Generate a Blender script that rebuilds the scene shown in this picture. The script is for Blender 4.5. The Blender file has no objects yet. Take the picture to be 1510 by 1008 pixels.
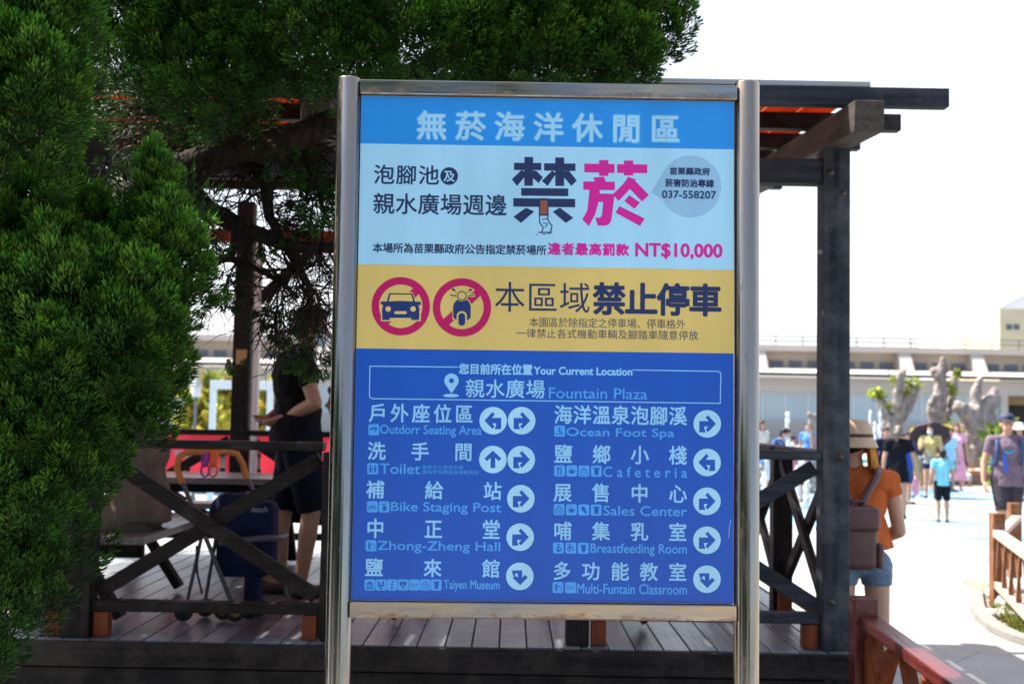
import bpy, bmesh, math, random
import numpy as np
from mathutils import Vector, Matrix, noise
random.seed(7); rng = np.random.default_rng(11)
SC = bpy.context.scene
COL = SC.collection
R = math.radians

# ------------------------------------------------------------------ camera, world, sun, exposure
F_PX, PITCH, ROLL, EYE = 1800.0, R(3.46), R(1.05), Vector((0, 0, 1.6))
_fw = Vector((0, math.cos(PITCH), math.sin(PITCH)))
_r0 = Vector((1, 0, 0)); _u0 = Vector((0, -math.sin(PITCH), math.cos(PITCH)))
_rt = math.cos(ROLL) * _r0 + math.sin(ROLL) * _u0
_up = -math.sin(ROLL) * _r0 + math.cos(ROLL) * _u0
cam_d = bpy.data.cameras.new('camera'); cam = bpy.data.objects.new('camera', cam_d); COL.objects.link(cam)
cam_d.sensor_width = 36; cam_d.lens = F_PX / 1510 * 36
cam_d.clip_start = 0.05; cam_d.clip_end = 3000
cam.matrix_world = Matrix(((_rt.x, _up.x, -_fw.x, EYE.x), (_rt.y, _up.y, -_fw.y, EYE.y), (_rt.z, _up.z, -_fw.z, EYE.z), (0, 0, 0, 1)))
cam_d.dof.use_dof = True; cam_d.dof.focus_distance = 3.3; cam_d.dof.aperture_fstop = 4.5
SC.camera = cam
SUN_EL = R(58)
SUN_DIR = Vector((-0.9, 0.44, 0)).normalized() * math.cos(SUN_EL) + Vector((0, 0, math.sin(SUN_EL)))   # towards the sun
W = bpy.data.worlds.new('World'); SC.world = W; W.use_nodes = True
nt = W.node_tree; sky = nt.nodes.new('ShaderNodeTexSky'); sky.sky_type = 'NISHITA'; sky.sun_disc = False
sky.sun_elevation = SUN_EL; sky.sun_rotation = math.atan2(SUN_DIR.x, SUN_DIR.y)
sky.air_density = 1.0; sky.dust_density = 3.0; sky.ozone_density = 1.0
hz = nt.nodes.new('ShaderNodeMixRGB'); hz.inputs[0].default_value = 0.6; hz.inputs[2].default_value = (4.5, 4.45, 4.7, 1)   # thin bright veil of summer haze
nt.links.new(sky.outputs[0], hz.inputs[1])
_tc = nt.nodes.new('ShaderNodeTexCoord'); _sx = nt.nodes.new('ShaderNodeSeparateXYZ'); _mr = nt.nodes.new('ShaderNodeMapRange'); _mr.interpolation_type = 'SMOOTHSTEP'   # the veil is thick on the sun's half of the sky, the other half stays blue
_mr.inputs[1].default_value = -0.45; _mr.inputs[2].default_value = 0.4; _mr.inputs[3].default_value = 0.1; _mr.inputs[4].default_value = 0.62
nt.links.new(_tc.outputs['Generated'], _sx.inputs[0]); nt.links.new(_sx.outputs[1], _mr.inputs[0]); nt.links.new(_mr.outputs[0], hz.inputs[0])
bg = nt.nodes['Background']; nt.links.new(hz.outputs[0], bg.inputs[0]); bg.inputs[1].default_value = 0.12
sun_d = bpy.data.lights.new('sun', 'SUN'); sun = bpy.data.objects.new('sun', sun_d); COL.objects.link(sun)
sun_d.energy = 5.0; sun_d.angle = R(0.53); sun_d.color = (1, 0.95, 0.86)
sun.rotation_euler = SUN_DIR.to_track_quat('Z', 'Y').to_euler()
SC.view_settings.view_transform = 'Standard'; SC.view_settings.look = 'None'; SC.view_settings.gamma = 1
SC.view_settings.exposure = 1.5
SC.cycles.use_denoising = True
SC.cycles.max_bounces = 8; SC.cycles.transparent_max_bounces = 8
SC.cycles.caustics_reflective = False; SC.cycles.caustics_refractive = False

def P(px, py, Y):
    """a point of the place that stands Y metres in front of the camera, from where the photograph shows it"""
    d = _fw + float((px - 755) / F_PX) * _rt - float((py - 504) / F_PX) * _up
    return EYE + d * float(Y / d.y)

# ------------------------------------------------------------------ materials
def mat(name, col, rough=0.7, metal=0.0, var=0.0, scale=(8, 8, 8), bump=0.0, col2=None, spec=0.5, detail=6, thr=None, trans=0.0):
    m = bpy.data.materials.new(name); m.use_nodes = True
    n = m.node_tree; b = n.nodes['Principled BSDF']
    b.inputs['Base Color'].default_value = (*col, 1); b.inputs['Roughness'].default_value = rough
    b.inputs['Metallic'].default_value = metal; b.inputs['Specular IOR Level'].default_value = spec
    if var or col2 or bump:
        tc = n.nodes.new('ShaderNodeTexCoord'); mp = n.nodes.new('ShaderNodeMapping'); mp.inputs['Scale'].default_value = scale
        ns = n.nodes.new('ShaderNodeTexNoise'); ns.inputs['Scale'].default_value = 1; ns.inputs['Detail'].default_value = detail
        n.links.new(tc.outputs['Object'], mp.inputs[0]); n.links.new(mp.outputs[0], ns.inputs[0])
        rp = n.nodes.new('ShaderNodeValToRGB')
        a = col2 if col2 else tuple(max(0, c * (1 - var)) for c in col)
        z = col if col2 else tuple(min(1, c * (1 + var)) for c in col)
        lo, hi = thr if thr else (0.3, 0.7)
        rp.color_ramp.elements[0].position = lo; rp.color_ramp.elements[1].position = hi
        rp.color_ramp.elements[0].color = (*a, 1); rp.color_ramp.elements[1].color = (*z, 1)
        n.links.new(ns.outputs[0], rp.inputs[0]); n.links.new(rp.outputs[0], b.inputs['Base Color'])
        if bump:
            bp = n.nodes.new('ShaderNodeBump'); bp.inputs['Strength'].default_value = bump; bp.inputs['Distance'].default_value = 0.01
            n.links.new(ns.outputs[0], bp.inputs['Height']); n.links.new(bp.outputs[0], b.inputs['Normal'])
        if trans:
            t = n.nodes.new('ShaderNodeBsdfTranslucent'); mx = n.nodes.new('ShaderNodeMixShader'); mx.inputs[0].default_value = trans
            n.links.new(rp.outputs[0], t.inputs[0]); n.links.new(b.outputs[0], mx.inputs[1]); n.links.new(t.outputs[0], mx.inputs[2])
            n.links.new(mx.outputs[0], n.nodes['Material Output'].inputs[0])
    return m

def wood(name, c1, c2, axis, rough=0.6, worn=(0.06, 0.056, 0.056), wamt=0.66, spec=0.14):
    sc = [38, 38, 38]; sc['xyz'.index(axis)] = 1.6
    m = mat(name, c1, rough, 0, 0, sc, 0.35, c2, spec=spec, detail=8)
    n = m.node_tree; b = n.nodes['Principled BSDF']
    rp = [x for x in n.nodes if x.type == 'VALTORGB'][0]
    tc = [x for x in n.nodes if x.type == 'TEX_COORD'][0]
    s2 = n.nodes.new('ShaderNodeTexNoise'); s2.inputs['Scale'].default_value = 5; s2.inputs['Detail'].default_value = 9; s2.inputs['Roughness'].default_value = 0.7
    n.links.new(tc.outputs['Object'], s2.inputs[0])
    r2 = n.nodes.new('ShaderNodeValToRGB'); r2.color_ramp.elements[0].position = wamt - 0.16; r2.color_ramp.elements[1].position = wamt + 0.14
    r2.color_ramp.elements[0].color = (0, 0, 0, 1); r2.color_ramp.elements[1].color = (0.75, 0.75, 0.75, 1)
    n.links.new(s2.outputs[0], r2.inputs[0])
    mx = n.nodes.new('ShaderNodeMixRGB'); mx.inputs[2].default_value = (*worn, 1)
    n.links.new(r2.outputs[0], mx.inputs[0]); n.links.new(rp.outputs[0], mx.inputs[1]); n.links.new(mx.outputs[0], b.inputs['Base Color'])
    return m

DK1, DK2 = (0.02, 0.016, 0.015), (0.007, 0.0055, 0.0055)
WX = wood('dark_wood_x', DK1, DK2, 'x'); WY = wood('dark_wood_y', DK1, DK2, 'y'); WZ = wood('dark_wood_z', DK1, DK2, 'z')
GX1, GX2 = (0.042, 0.047, 0.06), (0.014, 0.016, 0.022)
WZ_GREY = wood('weathered_wood_z', GX1, GX2, 'z', 0.75, (0.12, 0.125, 0.135), 0.6); WX_GREY = wood('weathered_wood_x', GX1, GX2, 'x', 0.75, (0.085, 0.09, 0.1))
WY_GREY = wood('weathered_wood_y', (0.1, 0.08, 0.068), (0.04, 0.034, 0.03), 'y', 0.75)
W_ORANGE = wood('orange_wood', (0.22, 0.06, 0.022), (0.11, 0.026, 0.01), 'z', 0.55, (0.14, 0.055, 0.03))
W_RED = wood('red_stained_wood', (0.13, 0.02, 0.018), (0.06, 0.01, 0.009), 'y', 0.32, (0.17, 0.045, 0.04), 0.66, 0.5)
W_FENCE = wood('brown_fence_wood', (0.24, 0.1, 0.045), (0.12, 0.05, 0.025), 'z', 0.6, (0.4, 0.28, 0.2))
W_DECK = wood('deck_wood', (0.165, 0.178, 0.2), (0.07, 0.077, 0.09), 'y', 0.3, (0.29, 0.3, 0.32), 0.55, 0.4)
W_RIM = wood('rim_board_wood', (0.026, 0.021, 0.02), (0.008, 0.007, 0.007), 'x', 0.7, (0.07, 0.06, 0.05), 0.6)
W_ROOF = mat('roof_board', (0.6, 0.15, 0.03), 0.6, 0, 0, (30, 2, 30), 0.2, (0.4, 0.07, 0.015), trans=0.5)

# ------------------------------------------------------------------ mesh builder
class MB:
    def __init__(s): s.v = []; s.f = []; s.m = []; s.sm = []
    def add(s, vs, fs, mi=0, smooth=False):
        o = len(s.v); s.v.extend([tuple(v) for v in vs])
        for f in fs: s.f.append(tuple(i + o for i in f)); s.m.append(mi); s.sm.append(smooth)
        return s
    def box(s, c, d, rot=None, mi=0):
        vs = [Vector((x * d[0] / 2, y * d[1] / 2, z * d[2] / 2)) for x in (-1, 1) for y in (-1, 1) for z in (-1, 1)]
        if rot is not None: vs = [rot @ v for v in vs]
        c = Vector(c); vs = [v + c for v in vs]
        return s.add(vs, [(0, 1, 3, 2), (4, 6, 7, 5), (0, 4, 5, 1), (2, 3, 7, 6), (0, 2, 6, 4), (1, 5, 7, 3)], mi)
    def span(s, a, b, mi=0):
        a, b = Vector(a), Vector(b); return s.box((a + b) / 2, b - a, None, mi)
    def beam(s, p0, p1, w, h, up=(0, 0, 1), mi=0):
        p0, p1 = Vector(p0), Vector(p1); d = p1 - p0; y = d.normalized(); x = y.cross(Vector(up)).normalized(); z = x.cross(y)
        return s.box((p0 + p1) / 2, (w, d.length, h), Matrix((x, y, z)).transposed(), mi)
    def cone(s, p0, p1, r0, r1, n=16, mi=0, caps=True, smooth=True, flat=1.0, side=None):
        p0, p1 = Vector(p0), Vector(p1); d = (p1 - p0).normalized()
        if side is None: side = Vector((1, 0, 0)) if abs(d.x) < 0.9 else Vector((0, 1, 0))
        x = (Vector(side) - d * d.dot(Vector(side))).normalized(); y = d.cross(x)
        vs = []
        for p, r in ((p0, r0), (p1, r1)):
            for i in range(n):
                a = 2 * math.pi * i / n; vs.append(p + x * r * math.cos(a) + y * r * flat * math.sin(a))
        s.add(vs, [(i, (i + 1) % n, n + (i + 1) % n, n + i) for i in range(n)], mi, smooth)
        if caps: s.add(vs[:n], [tuple(range(n - 1, -1, -1))], mi); s.add(vs[n:], [tuple(range(n))], mi)
        return s
    def tube(s, pts, rad, n=8, mi=0):
        pts = [Vector(p) for p in pts]
        if not hasattr(rad, '__len__'): rad = [rad] * len(pts)
        o = []; ref = None
        for i, p in enumerate(pts):
            d = (pts[min(i + 1, len(pts) - 1)] - pts[max(i - 1, 0)]).normalized()
            if ref is None: ref = Vector((0, 0, 1)) if abs(d.z) < 0.9 else Vector((1, 0, 0))
            x = d.cross(ref).normalized(); y = x.cross(d).normalized(); ref = y
            o += [p + (x * math.cos(2 * math.pi * k / n) + y * math.sin(2 * math.pi * k / n)) * rad[i] for k in range(n)]
        fs = [(i * n + k, i * n + (k + 1) % n, (i + 1) * n + (k + 1) % n, (i + 1) * n + k) for i in range(len(pts) - 1) for k in range(n)]
        s.add(o, fs, mi, True); L = len(o)
        s.add(o[:n], [tuple(range(n - 1, -1, -1))], mi); s.add(o[L - n:], [tuple(range(n))], mi)
        return s
    def ball(s, c, r, n=14, m=9, mi=0, rot=None):
        c = Vector(c); r = (r, r, r) if not hasattr(r, '__len__') else r
        vs = []
        for j in range(1, m):
            t = math.pi * j / m
            for i in range(n):
                a = 2 * math.pi * i / n; v = Vector((r[0] * math.sin(t) * math.cos(a), r[1] * math.sin(t) * math.sin(a), r[2] * math.cos(t)))
                vs.append((rot @ v if rot else v) + c)
        tv = Vector((0, 0, r[2])); bv = Vector((0, 0, -r[2]))
        vs += [(rot @ tv if rot else tv) + c, (rot @ bv if rot else bv) + c]; T = len(vs) - 2
        fs = [(j * n + i, (j + 1) * n + i, (j + 1) * n + (i + 1) % n, j * n + (i + 1) % n) for j in range(m - 2) for i in range(n)]
        fs += [(T, i, (i + 1) % n) for i in range(n)] + [(T + 1, (m - 2) * n + (i + 1) % n, (m - 2) * n + i) for i in range(n)]
        return s.add(vs, fs, mi, True)
    def lathe(s, prof, c=(0, 0, 0), n=24, mi=0, rot=None):
        c = Vector(c); vs = []
        for r, z in prof:
            for i in range(n):
                a = 2 * math.pi * i / n; v = Vector((r * math.cos(a), r * math.sin(a), z)); vs.append((rot @ v if rot else v) + c)
        fs = [(j * n + i, j * n + (i + 1) % n, (j + 1) * n + (i + 1) % n, (j + 1) * n + i) for j in range(len(prof) - 1) for i in range(n)]
        return s.add(vs, fs, mi, True)
    def build(s, name, mats, parent=None, bevel=0.0, loc=None):
        me = bpy.data.meshes.new(name); me.from_pydata(s.v, [], s.f)
        if not isinstance(mats, (list, tuple)): mats = [mats]
        for m in mats: me.materials.append(m)
        me.polygons.foreach_set('material_index', s.m); me.polygons.foreach_set('use_smooth', s.sm); me.update()
        o = bpy.data.objects.new(name, me); COL.objects.link(o)
        if parent is not None: o.parent = parent
        if loc is not None: o.location = loc
        if bevel:
            b = o.modifiers.new('bevel', 'BEVEL'); b.width = bevel; b.segments = 2; b.limit_method = 'ANGLE'; b.harden_normals = False
        return o

def tag(o, label=None, cat=None, group=None, kind=None):
    if label: o['label'] = label
    if cat: o['category'] = cat
    if group: o['group'] = group
    if kind: o['kind'] = kind
    return o
def thing(name, label, cat, loc=(0, 0, 0), rz=0.0, group=None):
    o = bpy.data.objects.new(name, None); COL.objects.link(o); o.location = loc; o.rotation_euler = (0, 0, rz); o.empty_display_size = 0.1
    return tag(o, label, cat, group)

# ------------------------------------------------------------------ ground
def ground():
    m = bpy.data.materials.new('plaza_concrete'); m.use_nodes = True; n = m.node_tree; b = n.nodes['Principled BSDF']
    b.inputs['Roughness'].default_value = 0.85
    tc = n.nodes.new('ShaderNodeTexCoord')
    def noise_(sc, det, st=(1, 1, 1)):
        mp = n.nodes.new('ShaderNodeMapping'); mp.inputs['Scale'].default_value = st
        t = n.nodes.new('ShaderNodeTexNoise'); t.inputs['Scale'].default_value = sc; t.inputs['Detail'].default_value = det
        n.links.new(tc.outputs['Object'], mp.inputs[0]); n.links.new(mp.outputs[0], t.inputs[0]); return t
    def ramp(src, p0, p1, c0, c1):
        r = n.nodes.new('ShaderNodeValToRGB'); r.color_ramp.elements[0].position = p0; r.color_ramp.elements[1].position = p1
        r.color_ramp.elements[0].color = (*c0, 1); r.color_ramp.elements[1].color = (*c1, 1); n.links.new(src, r.inputs[0]); return r.outputs[0]
    def mix(f, a, c):
        x = n.nodes.new('ShaderNodeMixRGB'); n.links.new(f, x.inputs[0])
        for i, q in ((1, a), (2, c)):
            if isinstance(q, tuple): x.inputs[i].default_value = (*q, 1)
            else: n.links.new(q, x.inputs[i])
        return x.outputs[0]
    def math_(op, a, v):
        x = n.nodes.new('ShaderNodeMath'); x.operation = op
        if hasattr(a, 'links'): n.links.new(a, x.inputs[0])
        else: x.inputs[0].default_value = a
        if hasattr(v, 'links'): n.links.new(v, x.inputs[1])
        else: x.inputs[1].default_value = v
        return x.outputs[0]
    base = ramp(noise_(1.3, 8).outputs[0], 0.3, 0.7, (0.27, 0.265, 0.257), (0.36, 0.355, 0.345))
    fine = ramp(noise_(60, 4).outputs[0], 0.35, 0.65, (0.85, 0.85, 0.85), (1, 1, 1))
    mu = n.nodes.new('ShaderNodeMixRGB'); mu.blend_type = 'MULTIPLY'; mu.inputs[0].default_value = 1
    n.links.new(base, mu.inputs[1]); n.links.new(fine, mu.inputs[2])
    # hairline cracks between cast slabs
    vo = n.nodes.new('ShaderNodeTexVoronoi'); vo.feature = 'DISTANCE_TO_EDGE'; vo.inputs['Scale'].default_value = 0.95
    dn = noise_(2.0, 3); mp = n.nodes.new('ShaderNodeMixRGB'); mp.blend_type = 'ADD'; mp.inputs[0].default_value = 0.25
    n.links.new(tc.outputs['Object'], mp.inputs[1]); n.links.new(dn.outputs[1], mp.inputs[2]); n.links.new(mp.outputs[0], vo.inputs['Vector'])
    crack = math_('LESS_THAN', vo.outputs['Distance'], 0.008)
    c1 = mix(crack, mu.outputs[0], (0.2, 0.19, 0.18))
    # painted wave pattern of the plaza (pale blue bands beyond y = 13)
    sp = n.nodes.new('ShaderNodeSeparateXYZ'); n.links.new(tc.outputs['Object'], sp.inputs[0])
    wob = noise_(0.35, 2)
    yy = math_('ADD', sp.outputs[1], math_('MULTIPLY', wob.outputs[0], 6.0))
    st = math_('GREATER_THAN', math_('SINE', math_('MULTIPLY', yy, 0.9), 0.0), 0.35)
    zone = math_('MULTIPLY', math_('GREATER_THAN', sp.outputs[1], 15.2), math_('LESS_THAN', sp.outputs[1], 33.0))
    f = math_('MULTIPLY', math_('MULTIPLY', st, zone), 0.6)
    c2 = mix(f, c1, (0.12, 0.32, 0.46))
    f2 = math_('MULTIPLY', math_('MULTIPLY', math_('GREATER_THAN', noise_(0.5, 2, (0.5, 1, 1)).outputs[0], 0.6), zone), 0.85)
    jn = math_('LESS_THAN', math_('ABSOLUTE', math_('SUBTRACT', sp.outputs[1], 15.18), 0), 0.022)
    c2 = mix(jn, c2, (0.12, 0.11, 0.1))
    c3 = mix(f2, c2, (0.06, 0.25, 0.46))
    n.links.new(c3, b.inputs['Base Color'])
    bp = n.nodes.new('ShaderNodeBump'); bp.inputs['Strength'].default_value = 0.2; bp.inputs['Distance'].default_value = 0.01
    n.links.new(noise_(90, 5).outputs[0], bp.inputs['Height']); n.links.new(bp.outputs[0], b.inputs['Normal'])
    g = MB(); N = 24
    xs = [-900 + 1800 * i / N for i in range(N + 1)]; ys = [-300 + 1800 * i / N for i in range(N + 1)]
    g.add([(x, y, 0) for y in ys for x in xs], [(j * (N + 1) + i, j * (N + 1) + i + 1, (j + 1) * (N + 1) + i + 1, (j + 1) * (N + 1) + i) for j in range(N) for i in range(N)])
    tag(g.build('ground', m), kind='structure')
ground()


# ------------------------------------------------------------------ the information sign
def steel(name, axis):
    m = bpy.data.materials.new(name); m.use_nodes = True; n = m.node_tree; b = n.nodes['Principled BSDF']
    b.inputs['Metallic'].default_value = 1.0; b.inputs['Roughness'].default_value = 0.2
    tc = n.nodes.new('ShaderNodeTexCoord')
    def ns(sc, det, rough=0.5):
        mp = n.nodes.new('ShaderNodeMapping'); mp.inputs['Scale'].default_value = sc
        t = n.nodes.new('ShaderNodeTexNoise'); t.inputs['Scale'].default_value = 1; t.inputs['Detail'].default_value = det; t.inputs['Roughness'].default_value = rough
        n.links.new(tc.outputs['Object'], mp.inputs[0]); n.links.new(mp.outputs[0], t.inputs[0]); return t.outputs[0]
    def rp(s, a, z, ca, cz):
        r = n.nodes.new('ShaderNodeValToRGB'); e = r.color_ramp.elements; e[0].position = a; e[1].position = z; e[0].color = (*ca, 1); e[1].color = (*cz, 1)
        n.links.new(s, r.inputs[0]); return r.outputs[0]
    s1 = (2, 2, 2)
    base = rp(ns((40, 40, 1.2) if axis == 'z' else (5, 14, 30), 5), 0.38, 0.66, (0.26, 0.26, 0.26), (0.4, 0.31, 0.21))  # golden streaks put the reflection of sunlit ground into the base colour
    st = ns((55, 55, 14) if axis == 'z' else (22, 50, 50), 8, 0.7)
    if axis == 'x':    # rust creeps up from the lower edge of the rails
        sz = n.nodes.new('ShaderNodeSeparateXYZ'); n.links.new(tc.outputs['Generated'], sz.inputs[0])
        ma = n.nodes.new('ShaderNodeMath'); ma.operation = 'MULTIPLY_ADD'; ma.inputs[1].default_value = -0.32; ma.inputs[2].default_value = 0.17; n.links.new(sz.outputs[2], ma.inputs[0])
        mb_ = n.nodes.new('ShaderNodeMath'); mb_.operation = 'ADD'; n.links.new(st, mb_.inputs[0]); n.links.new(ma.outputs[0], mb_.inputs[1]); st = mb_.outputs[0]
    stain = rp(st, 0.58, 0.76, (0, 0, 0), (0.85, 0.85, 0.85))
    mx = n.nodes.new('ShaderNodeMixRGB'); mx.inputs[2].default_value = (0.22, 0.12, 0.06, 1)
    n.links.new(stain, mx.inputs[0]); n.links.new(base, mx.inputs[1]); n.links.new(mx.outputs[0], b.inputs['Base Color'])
    rr = rp(ns((70, 70, 6) if axis == 'z' else (6, 70, 70), 4), 0.3, 0.7, (0.12, 0.12, 0.12), (0.28, 0.28, 0.28))
    ad = n.nodes.new('ShaderNodeMixRGB'); ad.blend_type = 'ADD'; ad.inputs[0].default_value = 0.3
    n.links.new(rr, ad.inputs[1]); n.links.new(stain, ad.inputs[2]); n.links.new(ad.outputs[0], b.inputs['Roughness'])
    mt = n.nodes.new('ShaderNodeMath'); mt.operation = 'MULTIPLY_ADD'; mt.inputs[1].default_value = -0.5; mt.inputs[2].default_value = 1.0
    n.links.new(stain, mt.inputs[0]); n.links.new(mt.outputs[0], b.inputs['Metallic'])
    bp = n.nodes.new('ShaderNodeBump'); bp.inputs['Strength'].default_value = 0.06; bp.inputs['Distance'].default_value = 0.004
    n.links.new(ns((30, 30, 3) if axis == 'z' else (4, 40, 40), 3), bp.inputs['Height']); n.links.new(bp.outputs[0], b.inputs['Normal'])
    return m
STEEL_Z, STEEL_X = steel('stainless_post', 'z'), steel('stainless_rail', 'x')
def ink(name, c, rough=0.33): return mat(name, c, rough, 0, 0.10, (6, 6, 1.3), spec=0.4, detail=9)
C_HEAD = ink('ink_sky_blue', (0.018, 0.27, 0.74)); C_PALE = ink('ink_pale_blue', (0.36, 0.67, 0.87)); C_YEL = ink('ink_yellow', (0.68, 0.51, 0.155))
C_BLUE = ink('ink_blue', (0.006, 0.09, 0.49)); C_NAVY = ink('ink_navy', (0.016, 0.03, 0.105)); C_MAG = ink('ink_magenta', (0.62, 0.012, 0.3)); C_RED = ink('ink_crimson', (0.48, 0.006, 0.11))
C_LT = ink('ink_light_blue', (0.27, 0.6, 0.92)); C_LT2 = ink('ink_cyan_blue', (0.07, 0.36, 0.86)); C_GLOW = ink('ink_mid_blue', (0.06, 0.42, 0.85)); C_HTXT = ink('ink_head_text', (0.34, 0.64, 0.86))
C_BUB = ink('ink_bubble', (0.27, 0.5, 0.71)); C_BRN = ink('ink_brown', (0.28, 0.09, 0.06)); C_GREY = ink('ink_grey', (0.06, 0.07, 0.1)); C_CARN = ink('ink_car_navy', (0.014, 0.035, 0.16)); C_DISC = ink('ink_disc', (0.36, 0.69, 0.9))

SG_C = Vector((0.0888, 3.2265, 1.783)); SG_YAW, SG_TILT = R(0.852), R(0.327)
_m = Matrix.Rotation(SG_YAW, 3, 'Z') @ Matrix.Rotation(-SG_TILT, 3, 'Y')
_e, _n, _v = _m @ Vector((1, 0, 0)), _m @ Vector((0, 1, 0)), _m @ Vector((0, 0, 1))
def S(px, py):
    """the point of the sign's printed face that the photograph shows there, in metres on the face"""
    d = _fw + (px - 755) / F_PX * _rt - (py - 504) / F_PX * _up
    q = EYE + d * ((SG_C - EYE).dot(_n) / d.dot(_n)) - SG_C
    return q.dot(_e), q.dot(_v) + 1.783

sign = thing('information_sign', 'large blue yellow and pale blue no smoking and directions board between two stainless steel posts', 'sign', SG_C - _v * 1.783)
sign.rotation_euler = (0, -SG_TILT, SG_YAW)
T0, B0 = 1.783 + 0.6666, 1.783 - 0.6666
for x, zt in ((-0.5325, S(513, 114)[1]), (0.5365, S(1104, 120)[1])):
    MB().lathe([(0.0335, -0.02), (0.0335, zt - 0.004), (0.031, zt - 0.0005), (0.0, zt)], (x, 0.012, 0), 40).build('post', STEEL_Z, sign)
rl = S(800, 121)[1], S(800, 145)[1]
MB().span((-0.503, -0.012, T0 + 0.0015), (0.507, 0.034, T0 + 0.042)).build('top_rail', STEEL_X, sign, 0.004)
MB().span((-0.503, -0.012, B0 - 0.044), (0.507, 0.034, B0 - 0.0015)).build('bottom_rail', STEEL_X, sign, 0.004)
panel = MB().span((-0.5, 0.0, B0), (0.5, 0.022, T0)).build('panel', mat('panel_backing', (0.5, 0.5, 0.52), 0.5), sign)

class Print(MB):
    """flat print on the panel; every polygon gets its own hair's breadth so that no two share a plane"""
    k0 = 0
    def __init__(s, base): super().__init__(); s.base = base; s.n = 0
    def y(s): s.n += 1; return -s.base - 0.00001 * s.n
    def poly(s, pts, mi=0, px=True):
        if px: pts = [S(*p) for p in pts]
        y = s.y(); return s.add([(a, y, b) for a, b in pts], [tuple(range(len(pts)))], mi)
    def uv(s, pts, mi=0): return s.poly(pts, mi, False)
    def disc(s, px, py, r, mi=0, ry=None, n=40):
        return s.poly([(px + r * math.cos(2 * math.pi * i / n), py + (ry or r) * math.sin(2 * math.pi * i / n)) for i in range(n)], mi)
    def ring(s, px, py, r0, r1, mi=0, n=64):
        y = s.y(); a = [S(px + r0 * math.cos(2 * math.pi * i / n), py + r0 * math.sin(2 * math.pi * i / n)) for i in range(n)]
        b = [S(px + r1 * math.cos(2 * math.pi * i / n), py + r1 * math.sin(2 * math.pi * i / n)) for i in range(n)]
        return s.add([(u, y, v) for u, v in a + b], [(i, (i + 1) % n, n + (i + 1) % n, n + i) for i in range(n)], mi)
    def line(s, pts, w, mi=0, closed=False):
        if closed: pts = list(pts) + [pts[0]]
        for (x0, y0), (x1, y1) in zip(pts, pts[1:]):
            L = math.hypot(x1 - x0, y1 - y0) or 1; nx, ny = -(y1 - y0) / L * w / 2, (x1 - x0) / L * w / 2; ex, ey = (x1 - x0) / L * w * .35, (y1 - y0) / L * w * .35
            s.poly([(x0 + nx - ex, y0 + ny - ey), (x1 + nx + ex, y1 + ny + ey), (x1 - nx + ex, y1 - ny + ey), (x0 - nx - ex, y0 - ny - ey)], mi)
    def rrect(s, x0, y0, x1, y1, r, mi=0):
        p = []
        for cx, cy, a0 in ((x1 - r, y0 + r, -90), (x1 - r, y1 - r, 0), (x0 + r, y1 - r, 90), (x0 + r, y0 + r, 180)):
            for k in range(5): a = R(a0 + k * 22.5); p.append((cx + r * math.cos(a), cy + r * math.sin(a)))
        return s.poly(p, mi)
    def glyphs(s, me, fu, fv, mi, bold):
        vs = [(v[0], v[1]) for v in me[0]]
        offs = [(0, 0)] if not bold else [(bold * math.cos(a), bold * math.sin(a)) for a in [k * math.pi / 4 + 0.39 for k in range(8)]] + [(0, 0)]
        for j, (dx, dy) in enumerate(offs):
            y = -s.base - 0.00001 * (j + 1 + s.k0); s.add([(fu(a) + dx, y, fv(b) + dy) for a, b in vs], me[1], mi)
_gl = {}
def glyph(t):
    if t not in _gl:
        cu = bpy.data.curves.new('g', 'FONT'); cu.body = t; cu.size = 1; cu.resolution_u = 3
        o = bpy.data.objects.new('g', cu); COL.objects.link(o)
        me = bpy.data.meshes.new_from_object(o.evaluated_get(bpy.context.evaluated_depsgraph_get()))
        _gl[t] = ([tuple(v.co) for v in me.vertices], [tuple(p.vertices) for p in me.polygons])
        bpy.data.objects.remove(o); bpy.data.curves.remove(cu); bpy.data.meshes.remove(me)
    return _gl[t]
def cjk(pr, text, x0, y0, x1, y1, cw=None, mi=0, bold=0.0):
    """Chinese line: text inked from x0..x1, y0 (top, at its left) .. y1 (bottom, at its right), every character cw wide; bold in photo pixels"""
    (u0, v1), (u1, v0) = S(x0, y0), S(x1, y1); px = (u1 - u0) / (x1 - x0)
    n = len(text); cw = (cw or (x1 - x0) / n * 0.94) * px; em = (v1 - v0) / 0.93; ew = cw / 0.93
    for i, ch in enumerate(text):
        ux = u0 + (u1 - u0 - cw) * (i / (n - 1) if n > 1 else 0)
        pr.glyphs(glyph(ch), lambda a, ux=ux: ux + (a - 0.035) * ew, lambda b: v0 + (b + 0.085) * em, mi, bold * px)
def latin(pr, text, x0, y0, x1, y1, mi=0, bold=0.0):
    me = glyph(text); xs = [v[0] for v in me[0]]; ys = [v[1] for v in me[0]]
    (u0, v1), (u1, v0) = S(x0, y0), S(x1, y1); a0, a1, b0, b1 = min(xs), max(xs), min(ys), max(ys)
    pr.glyphs(me, lambda a: u0 + (a - a0) / (a1 - a0) * (u1 - u0), lambda b: v0 + (b - b0) / (b1 - b0) * (v1 - v0), mi, bold * (u1 - u0) / (x1 - x0))

def band(name, m, ya, yb):
    va = (S(525, ya[0])[1] + S(1082, ya[1])[1]) / 2 if ya else T0 - 0.001
    vb = (S(525, yb[0])[1] + S(1082, yb[1])[1]) / 2 if yb else B0 + 0.001
    MB().span((-0.4995, -0.0006, vb), (0.4995, -0.00001, va - 0.0002)).build(name, m, panel)
band('header_band', C_HEAD, None, (212.4, 219.4)); band('notice_band', C_PALE, (212.4, 219.4), (388.7, 398.4))
band('parking_band', C_YEL, (388.7, 398.4), (513.4, 520.8)); band('directory_band', C_BLUE, (513.4, 520.8), None)

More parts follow.
